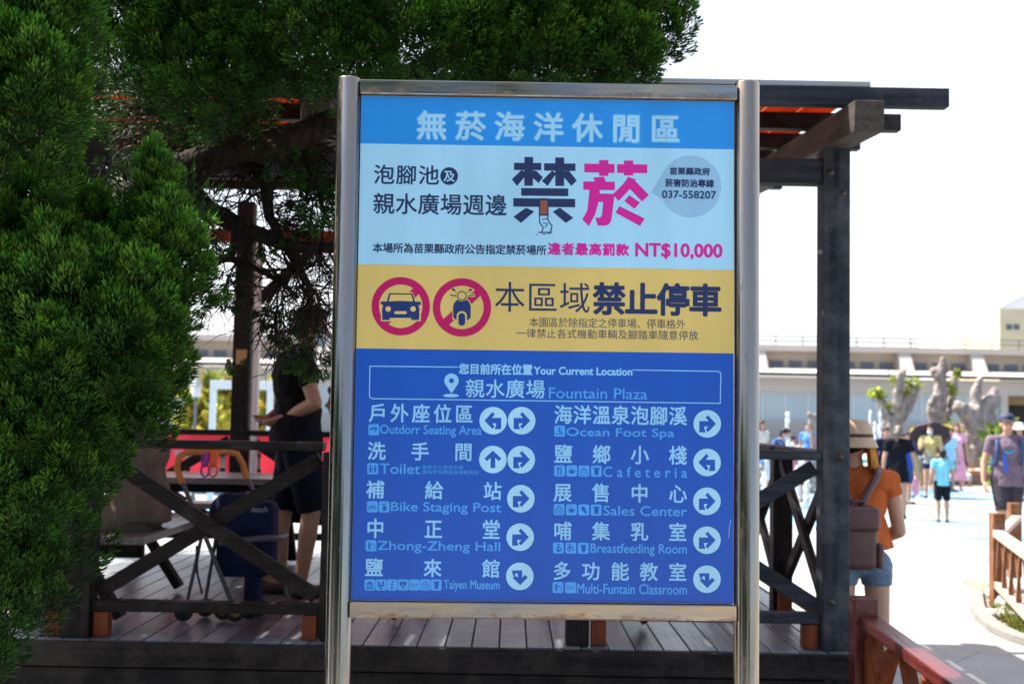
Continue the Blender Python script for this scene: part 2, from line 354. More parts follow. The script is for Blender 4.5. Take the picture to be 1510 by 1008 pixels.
p = Print(0.0010); cjk(p, '無菸海洋休閒區', 615, 163, 1002.5, 212, 43, 0, 2.2); p.build('header_glow', C_GLOW, panel)
p = Print(0.0013); cjk(p, '無菸海洋休閒區', 616, 164, 1001.5, 211, 42, 0, 1.1); p.build('header_lettering', C_HTXT, panel)

p = Print(0.0010)
cjk(p, '泡腳池', 552, 243, 647, 272.5, 29.5, 0, 0.42); p.disc(662.3, 259.8, 13)
cjk(p, '親水廣場週邊', 551, 284.5, 746.5, 318, 30.5, 0, 0.42)
cjk(p, '本場所為苗栗縣政府公告指定禁菸場所', 550, 358, 805.5, 376, 14.3, 0, 0.35)
Z2 = lambda pts: [(740 + x / 4.441, 220 + y / 4.441) for x, y in pts]
for q in ([(80, 90), (258, 91), (258, 138), (80, 137)], [(148, 52), (205, 52), (203, 240), (147, 240)], [(130, 136), (168, 160), (100, 241), (65, 198)], [(200, 142), (225, 142), (269, 185), (240, 222), (200, 186)],
          [(277, 93), (482, 95), (482, 143), (277, 141)], [(350, 55), (408, 55), (408, 241), (350, 241)], [(330, 141), (356, 160), (300, 241), (262, 208)], [(408, 145), (440, 142), (491, 206), (455, 241), (408, 186)],
          [(127, 255), (435, 258), (435, 308), (127, 305)], [(75, 321), (480, 326), (480, 381), (75, 376)], [(158, 384), (213, 408), (125, 483), (76, 443)], [(380, 383), (468, 450), (419, 483), (333, 410)],
          [(243, 322), (306, 322), (306, 436), (243, 436)]):
    p.poly(Z2(q))
p.line(Z2([(247, 436), (247, 480), (271, 512), (262, 545)]), 1.6); p.line(Z2([(303, 436), (300, 460), (317, 488), (329, 502), (318, 545)]), 1.6); p.line(Z2([(240, 545), (326, 545)]), 1.6)
p.line(Z2([(262, 462), (300, 455)]), 1.2); p.line(Z2([(271, 482), (300, 490), (283, 512)]), 1.2); p.line(Z2([(226, 560), (232, 561)]), 1); p.line(Z2([(265, 556), (290, 556)]), 1); p.line(Z2([(303, 553), (318, 552)]), 1)
p.build('notice_lettering', C_NAVY, panel)
p = Print(0.0014); cjk(p, '及', 654.5, 251.5, 670.5, 268, 16, 0, 0.3); p.build('white_lettering', C_PALE, panel)
p = Print(0.0021); p.poly(Z2([(252, 337), (298, 337), (298, 427), (252, 427)])); p.build('cigarette_symbol', C_BRN, panel)
p = Print(0.0010)
for q in ([(540, 95), (738, 98), (738, 157), (540, 152)], [(637, 72), (697, 72), (697, 176), (637, 176)], [(755, 99), (952, 101), (952, 158), (755, 156)], [(800, 75), (860, 75), (860, 173), (800, 173)],
          [(598, 186), (668, 181), (682, 216), (612, 216)], [(533, 211), (740, 214), (740, 269), (533, 266)], [(575, 262), (641, 262), (641, 292), (634, 345), (610, 430), (570, 504), (527, 461), (560, 400)],
          [(634, 291), (737, 293), (733, 346), (630, 346)], [(664, 340), (733, 340), (718, 462), (706, 488), (684, 500), (628, 501), (612, 450), (646, 448), (656, 430)],
          [(828, 181), (879, 200), (868, 222), (838, 262), (766, 339), (724, 298), (795, 228)], [(840, 215), (872, 207), (963, 300), (918, 343), (835, 258)], [(835, 302), (905, 350), (868, 391), (802, 340)], [(770, 373), (936, 455), (905, 503), (744, 416)]):
    p.poly(Z2(q))
cjk(p, '違者最高罰款', 808.5, 358, 927, 377, 18, 0, 0.75); latin(p, 'NT$10,000', 937.5, 358.5, 1064.5, 382.5, 0, 0.9)
p.build('fine_lettering', C_MAG, panel)
p = Print(0.0008); p.disc(1018, 275, 45.5, n=64); p.poly([(960.5, 283.5), (976, 257), (985, 300)]); p.build('hotline_bubble', C_BUB, panel)
p = Print(0.0014); cjk(p, '苗栗縣政府', 987.5, 247, 1046.5, 258.5, 11, 0, 0.42); cjk(p, '菸害防治專線', 981, 264, 1052.5, 276.5, 11.2, 0, 0.42); latin(p, '037-558207', 976.4, 281, 1055.7, 293.2, 0, 0.35)
p.build('hotline_lettering', C_NAVY, panel)

# parking band
for nm, cx, cy in (('no_car_symbol', 591, 451.5), ('no_scooter_symbol', 681.2, 453.2)):
    p = Print(0.0010); p.ring(cx, cy, 32, 43)
    a = R(-45) if nm == 'no_car_symbol' else R(-43)
    d = (math.cos(a), math.sin(a)); q = (-d[1], d[0])
    p.poly([(cx + d[0] * s1 * 34 + q[0] * s2 * 6, cy + d[1] * s1 * 34 + q[1] * s2 * 6) for s1, s2 in ((-1, -1), (1, -1), (1, 1), (-1, 1))])
    Z1 = lambda pts: [(540 + x / 7.947, 400 + y / 7.943) for x, y in pts]
    if nm == 'no_car_symbol':
        body = [(168, 352), (250, 352), (405, 345), (560, 352), (642, 356), (640, 392), (612, 398), (625, 440), (620, 570), (530, 570), (525, 545), (280, 545), (272, 570), (188, 570), (185, 440), (200, 398), (172, 388)]
        big = [(154, 338), (235, 338), (262, 245), (545, 245), (580, 338), (656, 342), (655, 405), (640, 410), (640, 584), (175, 584), (172, 410), (154, 400)]
        p.poly(Z1(big), 1); p.poly(Z1(body), 2)
        for q in ([(240, 362), (268, 255), (285, 268), (262, 362)], [(268, 255), (545, 258), (535, 273), (283, 272)], [(545, 258), (575, 362), (552, 362), (528, 272)]): p.poly(Z1(q), 2)
        for x in (258, 550): p.disc(*Z1([(x, 440)])[0], 4.0, 1)
        x0, y0 = Z1([(328, 466)])[0]; x1, y1 = Z1([(476, 500)])[0]; p.rrect(x0, y0, x1, y1, 2, 1)
    else:
        p.poly(Z1([(1045, 330), (1010, 400), (1010, 560), (1060, 585), (1190, 585), (1240, 560), (1240, 390), (1200, 330)]), 1); p.disc(*Z1([(1122, 285)])[0], 8.8, 1); p.disc(*Z1([(1222, 222)])[0], 5.5, 1, 3.6)
        p.poly(Z1([(1185, 262), (1275, 262), (1275, 300), (1185, 300)]), 1)
        p.poly(Z1([(1060, 335), (1185, 335), (1215, 370), (1226, 420), (1224, 545), (1190, 572), (1052, 568), (1020, 540), (1018, 420), (1028, 375)]), 2)
        p.disc(*Z1([(1122, 287)])[0], 8.0, 1); p.ring(*Z1([(1122, 287)])[0], 5.6, 7.2, 2)
        x0, y0 = Z1([(1060, 465)])[0]; x1, y1 = Z1([(1182, 650)])[0]; p.rrect(x0, y0, x1, y1, 7.5, 1)
        x0, y0 = Z1([(1080, 487)])[0]; x1, y1 = Z1([(1160, 637)])[0]; p.rrect(x0, y0, x1, y1, 4.9, 2)
        for mx, hx, sx in (((1022, 215), (1062, 250), -1), ((1222, 218), (1185, 252), 1)):
            p.disc(*Z1([mx])[0], 2.6, 2, 1.6); p.line(Z1([mx, hx]), 0.7, 2)
        p.line(Z1([(988, 278), (1050, 288)]), 1.6, 2); p.line(Z1([(1200, 288), (1262, 278)]), 1.6, 2)
    p.build(nm, [C_RED, C_YEL, C_CARN], panel)
p = Print(0.0010); cjk(p, '本區域', 730, 415, 869.5, 461.5, 44, 0, 0.0); cjk(p, '禁止停車', 875.5, 417, 1063, 465.5, 46, 0, 1.7); p.build('parking_lettering', C_NAVY, panel)
p = Print(0.0010); cjk(p, '本園區於除指定之停車場、停車格外', 780.5, 467.5, 1010.5, 485, 13.6); cjk(p, '一律禁止各式機動車輛及腳踏車隨意停放', 761.5, 484, 1029.5, 501.5, 13.8); p.build('parking_note_lettering', C_GREY, panel)

# directory band
p = Print(0.0010)
p.line([(544.8, 583), (545.6, 539.6), (675, 541)], 1.4); p.line([(933, 545.2), (1058, 547.3), (1061.5, 548.5), (1063, 552), (1062, 594.3), (550, 587.4), (546, 586), (544.8, 583)], 1.4)
cjk(p, '您目前所在位置', 677, 535.8, 785, 552.5, 14.6, 0, 0.55); latin(p, 'Your Current Location', 787.5, 540.3, 932, 553.4, 0, 0.5)
p.ring(665.8, 561, 3.6, 10.6); p.poly([(656.2, 565.6), (675.4, 565.6), (666.6, 579), (665, 579)])
p.disc(665, 583, 11.6, 0, 2.6); cjk(p, '親水廣場', 687, 558.5, 803, 587, 27, 0, 0.35)
p.build('location_lettering', C_LT, panel)
p = Print(0.0010); latin(p, 'Fountain Plaza', 809.5, 571, 954.3, 588.6, 0, 0.1); p.build('location_latin_lettering', C_LT2, panel)
p = Print(0.0010)
for t, a, b, c, d in (('戶外座位區', 544.8, 594.8, 697, 623.5), ('洗手間', 542.8, 651, 696, 679), ('補給站', 541, 708, 739, 736.3), ('中正堂', 541, 764, 737, 794.5), ('鹽來館', 539, 822.5, 736.8, 851),
                      ('海洋溫泉泡腳溪', 817.8, 597, 1012.5, 626.6), ('鹽鄉小棧', 817.8, 655, 1012.4, 684.5), ('展售中心', 817, 711.8, 1012.4, 741), ('哺集乳室', 817, 768.5, 1012, 797.3), ('多功能教室', 816, 827.5, 1012, 856)):
    cjk(p, t, a, b, c, d, 25.6, 0, 0.55)
p.build('directory_lettering', C_LT, panel)
p = Print(0.0010)
for t, a, b, c, d in (('Outdorr Seating Area', 560.7, 625.6, 710, 645), ('Toilet', 560.3, 683, 619.5, 698.6), ('Bike Staging Post', 577, 739.2, 738.8, 758.8), ('Zhong-Zheng Hall', 557.2, 796.8, 737.4, 816), ('Taiyen Museum', 654.5, 854.3, 736.6, 872.3),
                      ('Ocean Foot Spa', 835.2, 630, 994, 648), ('C a f e t e r i a', 889.8, 687.5, 1013, 704), ('Sales Center', 889.8, 745, 1012.8, 760.6), ('Breastfeeding Room', 871, 800.3, 1012.6, 820), ('Multi-Funtain Classroom', 851, 859.4, 1012.6, 876)):
    latin(p, t, a, b, c, d, 0, 0.28)
cjk(p, '展售中心旁洗手間', 622.6, 685.3, 683, 691.6, 7); cjk(p, '備有尿布檯及無障礙廁所', 622.6, 692.2, 706, 699.2, 7)
p.build('directory_latin_lettering', C_LT2, panel)
RIGHT = [(-.58, .62), (-.58, -.2), (.1, -.2), (-.12, -.45), (.05, -.63), (.63, 0), (.05, .6), (-.12, .42), (.08, .2), (-.22, .2), (-.2, .38), (-.1, .62)]
UPW = [(-.17, .62), (-.17, -.12), (-.42, .12), (-.62, -.07), (0, -.65), (.62, -.07), (.42, .12), (.17, -.12), (.17, .62)]
TURN = [(-.58, -.43), (.17, -.43), (.17, .1), (.38, -.12), (.58, .08), (.03, .64), (-.53, .1), (-.34, -.08), (-.15, .1), (-.15, -.2), (-.33, -.2), (-.36, -.05), (-.5, -.05)]
for kind, cx, cy in (('l', 727.2, 619.8), ('r', 769.2, 619.8), ('u', 726.8, 677), ('r', 768.6, 677.2), ('r', 768, 734.7), ('r', 767, 791.3), ('t', 766.5, 849), ('r', 1042.8, 624.5), ('l', 1042.5, 681.3), ('r', 1042.3, 738.5), ('r', 1042.3, 795.8), ('t', 1042.3, 853.2)):
    p = Print(0.0014); p.disc(cx, cy, 20.3, 0)
    sh = {'r': RIGHT, 'u': UPW, 't': TURN, 'l': [(-x, y) for x, y in RIGHT]}[kind]
    p.poly([(cx + x * 20.3, cy + y * 20.3) for x, y in sh], 1); p.build('arrow_symbol', [C_DISC, C_BLUE], panel)
def picto(x0, y0, x1, y1, kind):
    p = Print(0.0010); p.rrect(x0, y0, x1, y1, 2.6, 0); w = x1 - x0; h = y1 - y0
    q = lambda pts: [(x0 + a * w, y0 + b * h) for a, b in pts]
    L = lambda pts, t=0.09: p.line(q(pts), t * w, 1)
    D = lambda a, b, r: p.disc(x0 + a * w, y0 + b * h, r * w, 1, n=16)
    if kind == 'bed': L([(.15, .45), (.5, .3), (.85, .4)]); L([(.2, .5), (.5, .42), (.75, .45), (.6, .65)])
    elif kind == 'wc':
        L([(.5, .15), (.5, .85)], .05)
        for c in (.28, .72): D(c, .25, .09); p.poly(q([(c - .12, .38), (c + .12, .38), (c + .07, .85), (c - .07, .85)]), 1)
    elif kind == 'bike':
        for c in (.28, .72): p.ring(x0 + c * w, y0 + .6 * h, .1 * w, .16 * w, 1, 16)
        L([(.28, .6), (.42, .4), (.62, .4), (.72, .6)], .05); L([(.42, .4), (.52, .6), (.62, .4)], .05)
    elif kind == 'pump': p.poly(q([(.35, .45), (.7, .45), (.68, .85), (.37, .85)]), 1); L([(.3, .25), (.5, .3), (.7, .2)]); L([(.52, .3), (.52, .45)])
    elif kind == 'talk': D(.32, .25, .09); p.poly(q([(.24, .35), (.42, .35), (.4, .85), (.26, .85)]), 1); L([(.4, .45), (.6, .35)]); p.line(q([(.6, .4), (.85, .4), (.85, .75), (.6, .75)]), .04 * w, 1)
    elif kind == 'hall':
        p.poly(q([(.15, .4), (.5, .15), (.85, .4)]), 1); L([(.15, .82), (.85, .82)])
        for c in (.25, .42, .58, .75): L([(c, .42), (c, .8)], .08)
    elif kind == 'people':
        for c, b in ((.3, .35), (.7, .3), (.5, .55)): D(c, b, .11); p.poly(q([(c - .15, b + .32), (c, b + .08), (c + .15, b + .32)]), 1)
    elif kind == 'info': D(.55, .22, .08); L([(.42, .42), (.53, .42), (.45, .8), (.58, .78)], .1)
    elif kind == 'heart': D(.36, .38, .19); D(.64, .38, .19); p.poly(q([(.19, .45), (.81, .45), (.5, .85)]), 1); p.line(q([(.52, .35), (.42, .52), (.58, .5), (.5, .68)]), .06 * w, 0)
    elif kind == 'diy': p.k0 = 6; latin(p, 'DIY', x0 + .16 * w, y0 + .36 * h, x0 + .86 * w, y0 + .68 * h, 1)
    elif kind == 'bag': p.line(q([(.2, .42), (.8, .42), (.82, .85), (.18, .85)]), .06 * w, 1, True); p.line(q([(.36, .42), (.4, .2), (.6, .2), (.64, .42)]), .06 * w, 1); L([(.3, .62), (.7, .62)], .06)
    elif kind == 'cup': p.poly(q([(.3, .25), (.74, .25), (.68, .85), (.36, .85)]), 1); L([(.24, .24), (.8, .24)], .08)
    elif kind == 'fork': L([(.38, .2), (.38, .85)], .1); L([(.64, .2), (.64, .85)], .1); L([(.3, .2), (.3, .42)], .04); L([(.46, .2), (.46, .42)], .04)
    elif kind == 'coffee': p.poly(q([(.22, .42), (.74, .42), (.66, .74), (.32, .74)]), 1); p.ring(x0 + .76 * w, y0 + .54 * h, .06 * w, .11 * w, 1, 14); L([(.36, .18), (.4, .34)], .05); L([(.56, .18), (.6, .34)], .05)
    elif kind == 'map': p.poly(q([(.35, .15), (.6, .25), (.68, .5), (.8, .7), (.7, .85), (.5, .7), (.35, .55), (.25, .35)]), 1)
    elif kind == 'foot': L([(.5, .2), (.48, .55), (.68, .6)], .12); p.line(q([(.15, .72), (.32, .8), (.5, .72), (.68, .8), (.85, .72)]), .07 * w, 1)
    elif kind == 'baby': D(.52, .24, .1); p.poly(q([(.4, .38), (.62, .38), (.78, .7), (.58, .85), (.3, .82)]), 1); p.disc(x0 + .56 * w, y0 + .58 * h, .1 * w, 0, n=14)
    elif kind == 'nurse': D(.4, .22, .09); p.poly(q([(.34, .34), (.48, .34), (.44, .85), (.34, .85)]), 1); L([(.46, .45), (.66, .4), (.72, .6)]); D(.7, .65, .08); L([(.3, .4), (.22, .6)])
    p.build('pictogram', [C_LT2, C_BLUE], panel)
for k, x, y in (('bed', 543.2, 625), ('wc', 541.7, 682.3), ('bike', 541, 738.3), ('pump', 558.5, 738.6), ('talk', 539.2, 795.7), ('foot', 817.3, 627), ('fork', 817, 685.4), ('coffee', 835, 685.6), ('bag', 853, 685.8), ('cup', 871.3, 686),
                ('bag', 816.4, 742.5), ('coffee', 834.6, 742.8), ('map', 852.8, 743), ('cup', 871, 743.2), ('baby', 815.4, 799), ('nurse', 833.6, 799.2), ('cup', 852, 799.5), ('talk', 814.8, 857.2), ('diy', 833.2, 857.6)):
    picto(x, y, x + 16, y + 16.4, k)
for i, k in enumerate(('hall', 'people', 'info', 'heart', 'diy', 'bag', 'cup')): picto(537.6 + 16.3 * i, 853.4, 537.6 + 16.3 * i + 15.8, 869.8, k)

p = Print(0.0012); p.line([(1078, 765), (1075.5, 776), (1074.5, 792)], .7); p.line([(758, 893), (762, 893.4)], .1); p.build('scratch', mat('scratch_white', (0.5, 0.55, 0.65), 0.6), panel)

# ------------------------------------------------------------------ the wooden pavilion
PX = [-3.32, P(111, 900, 5.84).x, P(487, 900, 5.84).x, P(852, 920, 5.84).x, P(1233, 700, 5.84).x]
YF, YB, ZD, PW = 5.9, 9.26, 0.52, 0.13
RY = [5.9, 7.02, 8.14, 9.26]
XR = PX[4]
pav = thing('wooden_pavilion', 'dark timber pavilion with raised plank deck, crossed railings and open roof behind the sign', 'pavilion', (0, YF, 0))
def wl(v): return Vector(v) - Vector((0, YF, 0))
def bz(Y): return 2.875 + 0.08 * (Y - 5.3)
def pbox(name, a, b, m, bev=0.004, parent=None): return MB().span(wl(a), wl(b)).build(name, m, parent or pav, bev)
for x in (PX[0], PX[1], PX[4]):
    for Y in (YF, YB):
        pbox('post', (x - PW / 2, Y - PW / 2, 0 if Y == YF else ZD + .002), (x + PW / 2, Y + PW / 2, bz(Y) - .003), WZ_GREY if x == PX[4] else WZ, 0.006)
pbox('notice_plate', (PX[1] - .035, YB - .075, 1.95), (PX[1] + .045, YB - .067, 2.06), mat('tan_plate', (0.42, 0.24, 0.1), 0.6), 0)
MB().cone(wl((PX[1] + .105, YB - .02, ZD + .002)), wl((PX[1] + .105, YB - .02, 2.95)), .032, .032, 16).build('downpipe', mat('white_pipe', (0.75, 0.75, 0.75), 0.5), pav)
dk = MB(); xb = -4.4; k = 0
while xb < XR + .06:
    w = 0.121 + 0.004 * math.sin(k * 2.3); dz = 0.0015 * math.sin(k * 5.1)
    dk.span(wl((xb, 5.80, ZD - .035)), wl((xb + w, 9.55, ZD + dz - .002))); xb += w + 0.0075; k += 1
def deck_tint(m):
    n = m.node_tree; b = n.nodes['Principled BSDF']; src = b.inputs['Base Color'].links[0].from_socket
    ge = n.nodes.new('ShaderNodeNewGeometry'); hs = n.nodes.new('ShaderNodeHueSaturation'); mr = n.nodes.new('ShaderNodeMapRange'); mr.inputs[3].default_value = 0.6; mr.inputs[4].default_value = 1.35
    n.links.new(ge.outputs['Random Per Island'], mr.inputs[0]); n.links.new(mr.outputs[0], hs.inputs['Value']); n.links.new(src, hs.inputs['Color']); n.links.new(hs.outputs[0], b.inputs['Base Color'])
deck_tint(W_DECK)
dk.build('deck', W_DECK, pav, 0.002)
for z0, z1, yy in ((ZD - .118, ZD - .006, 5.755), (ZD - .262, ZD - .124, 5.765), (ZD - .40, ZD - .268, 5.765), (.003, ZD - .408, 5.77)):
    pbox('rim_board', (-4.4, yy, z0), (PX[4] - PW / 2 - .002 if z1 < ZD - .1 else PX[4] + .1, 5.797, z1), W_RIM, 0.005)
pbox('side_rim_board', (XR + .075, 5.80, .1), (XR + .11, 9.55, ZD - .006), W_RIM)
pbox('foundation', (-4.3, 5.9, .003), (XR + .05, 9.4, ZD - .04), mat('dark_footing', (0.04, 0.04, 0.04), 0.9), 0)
# roof
for x in (PX[0], (PX[0] + XR) / 2, XR):
    MB().beam(wl((x, 5.3, bz(5.3) + .07)), wl((x, 9.95, bz(9.95) + .07)), .132, .139).build('roof_beam', WY_GREY, pav, 0.006)
for k in range(7):
    Y = 5.48 + .693 * k; z = bz(Y) + .141
    pbox('purlin', (-4.2, Y - .035, z), (1.96 + .02 * math.sin(k * 3), Y + .035, z + .085), WX_GREY if k == 0 else WX, 0.004)
rb = MB(); xx = -4.15; k = 0
while xx < 1.55:
    g = 0.012 if k % 4 else 0.03
    rb.beam(wl((xx + .09, 5.455, bz(5.455) + .239)), wl((xx + .09, 9.95, bz(9.95) + .239)), .18 - g, .02); xx += .18; k += 1
rb.build('roof_boards', W_ROOF, pav)
pbox('roof_edge', (-4.16, 5.435, bz(5.455) + .2265), (1.6, 5.4515, bz(5.455) + .25), mat('roof_edge_grey', (0.3, 0.32, 0.35), 0.5))
# lintels between the tall posts
for Y in (YF, YB):
    pbox('lintel', (PX[1] + PW / 2 + .002, Y - .05, 2.75 if Y == YF else 2.88), (XR - PW / 2 - .002, Y + .05, 2.87 if Y == YF else 2.98), WX_GREY if Y == YF else W_ORANGE)
pbox('lintel', (PX[0] + PW / 2 + .002, YB - .05, 2.88), (PX[1] - PW / 2 - .002, YB + .05, 2.98), W_ORANGE)
for x in (PX[1], XR):
    s = 1 if x < 0 else -1
    MB().beam(wl((x + s * .07, YB, 2.4)), wl((x + s * .55, YB, 2.87)), .07, .08).build('knee_brace', WX, pav, 0.004)
# railings: one part for every bay
ZT, ZBm = 1.455, 0.69
def bay(p0, p1, brace=True, block=True, mm=(WX, WX)):
    p0, p1 = Vector(p0), Vector(p1); d = (p1 - p0).normalized(); q = Vector((d.y, -d.x, 0))
    up = Vector((0, 0, 1))
    tr = MB().beam(wl(p0 + up * (ZT - .02)), wl(p1 + up * (ZT - .02)), .11, .042).build('railing', mm[0], pav, 0.004)
    MB().beam(wl(p0 + up * (ZBm - .025)), wl(p1 + up * (ZBm - .025)), .085, .05).build('bottom_rail', mm[0], tr, 0.004)
    if brace:
        a0, a1 = p0 + d * .02 + up * (ZT - .075), p1 - d * .02 + up * (ZBm + .035)
        b0, b1 = p0 + d * .02 + up * (ZBm + .035), p1 - d * .02 + up * (ZT - .075)
        MB().beam(wl(a0 + q * .017), wl(a1 + q * .017), .032, .07).build('brace', mm[1], tr, 0.003)
        MB().beam(wl(b0 - q * .017), wl(b1 - q * .017), .032, .07).build('brace', mm[1], tr, 0.003)
    if block:
        for c in (p0 + d * .045, p1 - d * .045):
            MB().box(wl(c + up * (ZD + (ZBm - .052 - ZD) / 2)), (.07, .07, ZBm - .054 - ZD)).build('rail_block', W_ORANGE, tr, 0.003)
h = PW / 2 + .002
def spost(x, Y, m=WZ): pbox('railing_post', (x - .055, Y - .055, ZD + .002), (x + .055, Y + .055, ZT - .045), m, 0.005)
for i in range(4):
    a = PX[i] + (h if i in (0, 1, 4) else .057); b = PX[i + 1] - (h if i + 1 in (0, 1, 4) else .057)
    if i == 2: continue
    bay((a, YF, 0), (b, YF, 0), mm=(WX_GREY, WX_GREY) if i == 3 else (WX, WX))
    bay((a, YB, 0), (b, YB, 0))
bay((PX[2] + .057, YB, 0), (PX[3] - .057, YB, 0))
for x in PX[2:4]: spost(x, YF); spost(x, YB)
for i in range(3):
    a = RY[i] + (h if i == 0 else .057); b = RY[i + 1] - (h if i == 2 else .057)
    bay((XR, a, 0), (XR, b, 0), mm=(WY_GREY, WX))
for Y in RY[1:3]: spost(XR, Y)

# red banner tied to the far railing
bn = thing('banner', 'long red banner with white marks tied along the far railing of the pavilion', 'banner', (-1.2, YB + .12, 0))
mred = mat('banner_red', (0.7, 0.05, 0.08), 0.6, 0, 0.15, (3, 3, 3), 0.2, trans=0.4)
N = 60; vs = []
for j in range(7):
    for i in range(N + 1):
        x = -2.0 + 4.0 * i / N; z = 1.43 - .37 * j / 6 - .012 * math.sin(i * .55) * (j / 6); vs.append((x, .012 * math.sin(i * .9 + j * .4), z))
MB().add(vs, [(j * (N + 1) + i, j * (N + 1) + i + 1, (j + 1) * (N + 1) + i + 1, (j + 1) * (N + 1) + i) for j in range(6) for i in range(N)], 0, True).build('cloth', mred, bn)
mwh = mat('banner_white', (0.8, 0.78, 0.76), 0.6)
for i in range(12):
    x = -1.62 + i * .27; wm = MB()
    for (a, b, c, d) in ((0, .02, .12, .05), (.04, -.06, .04, .2), (.0, -.1, .13, .03), (.09, -.17, .03, .12)):
        wm.box((x + a + .05, -.022 - .0004 * i, 1.25 + b), (c, .003, d * .8))
    wm.build('white_mark', mwh, bn)

MB().box((0, -.02, 1.078), (3.9, .003, .03)).build('yellow_stripe', mat('banner_yellow', (0.75, 0.4, 0.05), 0.6), bn)

# picnic tables
def picnic_table(loc, rz, label, hh=.72, bh=.45, L=1.5):
    t = thing('picnic_table', label, 'picnic table', loc, rz, 'picnic tables on the pavilion deck')
    m = mat('table_plank', (0.24, 0.22, 0.21), 0.3, 0, 0, (30, 2, 30), 0.2, (0.11, 0.1, 0.095))
    b = MB()
    for i in range(5): b.box((-.30 + .15 * i, 0, hh - .02), (.143, L, .04))
    b.build('tabletop', m, t, 0.004)
    for s in (-1, 1):
        b = MB()
        for i in range(2): b.box((s * (.60 + .15 * i), 0, bh - .02), (.143, L, .04))
        b.build('bench_seat', m, t, 0.004)
    for y in (-L / 2 + .2, L / 2 - .2):
        for s in (-1, 1):
            MB().beam((s * .22, y, hh - .045), (s * .66, y, .025), .045, .09, (0, 1, 0)).build('leg', WZ, t, 0.004)
        MB().box((0, y + .05, bh - .085), (1.5, .045, .09)).build('crossbar', WX, t, 0.004)
    MB().box((0, 0, hh - .08), (.06, L - .5, .07)).build('stretcher', WY, t, 0.004)
    return t
picnic_table((-2.62, 6.82, ZD), 0, 'weathered picnic table behind the hedge with a person seated on its bench')
picnic_table((P(285, 700, 8.2).x, 8.2, ZD), R(90), 'small dark picnic table in front of the red banner', .65, .42)
picnic_table((.06, 6.98, ZD), 0, 'dark picnic table standing behind the sign, only its leg ends showing below it')

# red handrail of the ramp beside the deck
hr = thing('ramp_handrail', 'reddish brown varnished handrail with square newel post leading down beside the deck corner', 'handrail', (1.565, 5.42, 0))
MB().span((-.052, -.052, 0), (.052, .052, .835)).build('newel_post', W_RED, hr, 0.006)
MB().span((-.052, -2.72, 0), (.052, -2.62, .70)).build('newel_post', W_RED, hr, 0.006)
MB().beam((0.012, -.054, .735), (-.01, -2.618, .63), .085, .05).build('top_rail', W_RED, hr, 0.006)
MB().beam((.0, -.094, .20), (-.0, -2.618, .10), .06, .05).build('bottom_rail', W_ORANGE, hr, 0.006)
MB().span((-.012, -.092, .002), (.05, -.0545, .665)).build('newel_block', W_ORANGE, hr, 0.004)
for i in range(6):
    y0 = -.10 - .43 * i; zt = .705 - .0409 * (-y0 - .05); zb = .23 - .039 * (-y0)
    for a, b, o in ((0, .36, .012), (.36, 0, -.012)):
        if y0 - .36 < -2.6: continue
        MB().beam((o, y0 - a, zt - .0409 * a), (o, y0 - b, zb - .039 * b), .022, .06, (1, 0, 0)).build('brace', W_ORANGE, hr, 0.003)

IRON = mat('rusty_bolt', (0.09, 0.07, 0.06), 0.5, .6, .3, (90, 90, 90))
for x, y, z in ((XR - .03, YF - PW / 2, 2.80), (XR + .03, YF - PW / 2, 2.70), (XR + .02, YF - PW / 2, ZT - .02), (XR - .02, YF - PW / 2, .75), (PX[1] + .02, YF - PW / 2, ZT - .02), (PX[1] - .02, YF - PW / 2, .75)):
    MB().lathe([(.016, 0), (.016, .004), (.009, .0045), (.009, .012), (0, .0125)], wl((x, y - .0005, z)), 12, 0, Matrix.Rotation(R(90), 3, 'X')).build('bolt', IRON, pav)
for x, z in ((0.0, .60), (.038, .60), (0.0, .42), (.038, .43)):
    MB().lathe([(.005, 0), (.004, .0015), (0, .002)], (x, -.0922, z), 8, 0, Matrix.Rotation(R(90), 3, 'X')).build('nail', IRON, hr)

# ------------------------------------------------------------------ junipers
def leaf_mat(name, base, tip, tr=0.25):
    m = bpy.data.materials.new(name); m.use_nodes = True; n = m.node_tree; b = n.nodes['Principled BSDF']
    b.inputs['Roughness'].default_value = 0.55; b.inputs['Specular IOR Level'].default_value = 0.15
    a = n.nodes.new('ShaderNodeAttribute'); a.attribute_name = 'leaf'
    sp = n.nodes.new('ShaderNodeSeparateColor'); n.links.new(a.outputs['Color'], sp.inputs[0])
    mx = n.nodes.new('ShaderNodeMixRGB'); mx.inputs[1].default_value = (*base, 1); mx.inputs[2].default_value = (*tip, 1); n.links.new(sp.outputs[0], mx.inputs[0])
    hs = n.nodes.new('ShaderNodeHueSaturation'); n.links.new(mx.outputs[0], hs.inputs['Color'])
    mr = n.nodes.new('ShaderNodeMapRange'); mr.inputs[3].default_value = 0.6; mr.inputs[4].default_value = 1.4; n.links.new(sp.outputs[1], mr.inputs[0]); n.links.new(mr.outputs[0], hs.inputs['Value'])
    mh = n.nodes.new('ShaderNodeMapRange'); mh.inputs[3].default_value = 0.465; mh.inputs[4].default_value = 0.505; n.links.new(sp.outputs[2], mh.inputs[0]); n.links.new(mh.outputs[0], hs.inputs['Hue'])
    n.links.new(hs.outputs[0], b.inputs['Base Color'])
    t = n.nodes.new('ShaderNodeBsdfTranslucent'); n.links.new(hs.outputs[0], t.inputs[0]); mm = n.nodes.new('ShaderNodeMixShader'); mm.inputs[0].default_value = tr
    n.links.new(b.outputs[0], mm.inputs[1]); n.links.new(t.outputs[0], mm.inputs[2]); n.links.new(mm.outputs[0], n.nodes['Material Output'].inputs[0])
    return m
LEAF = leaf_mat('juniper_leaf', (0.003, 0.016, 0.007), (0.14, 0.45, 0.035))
LEAF_DRY = leaf_mat('juniper_dry_leaf', (0.05, 0.03, 0.015), (0.12, 0.08, 0.03))
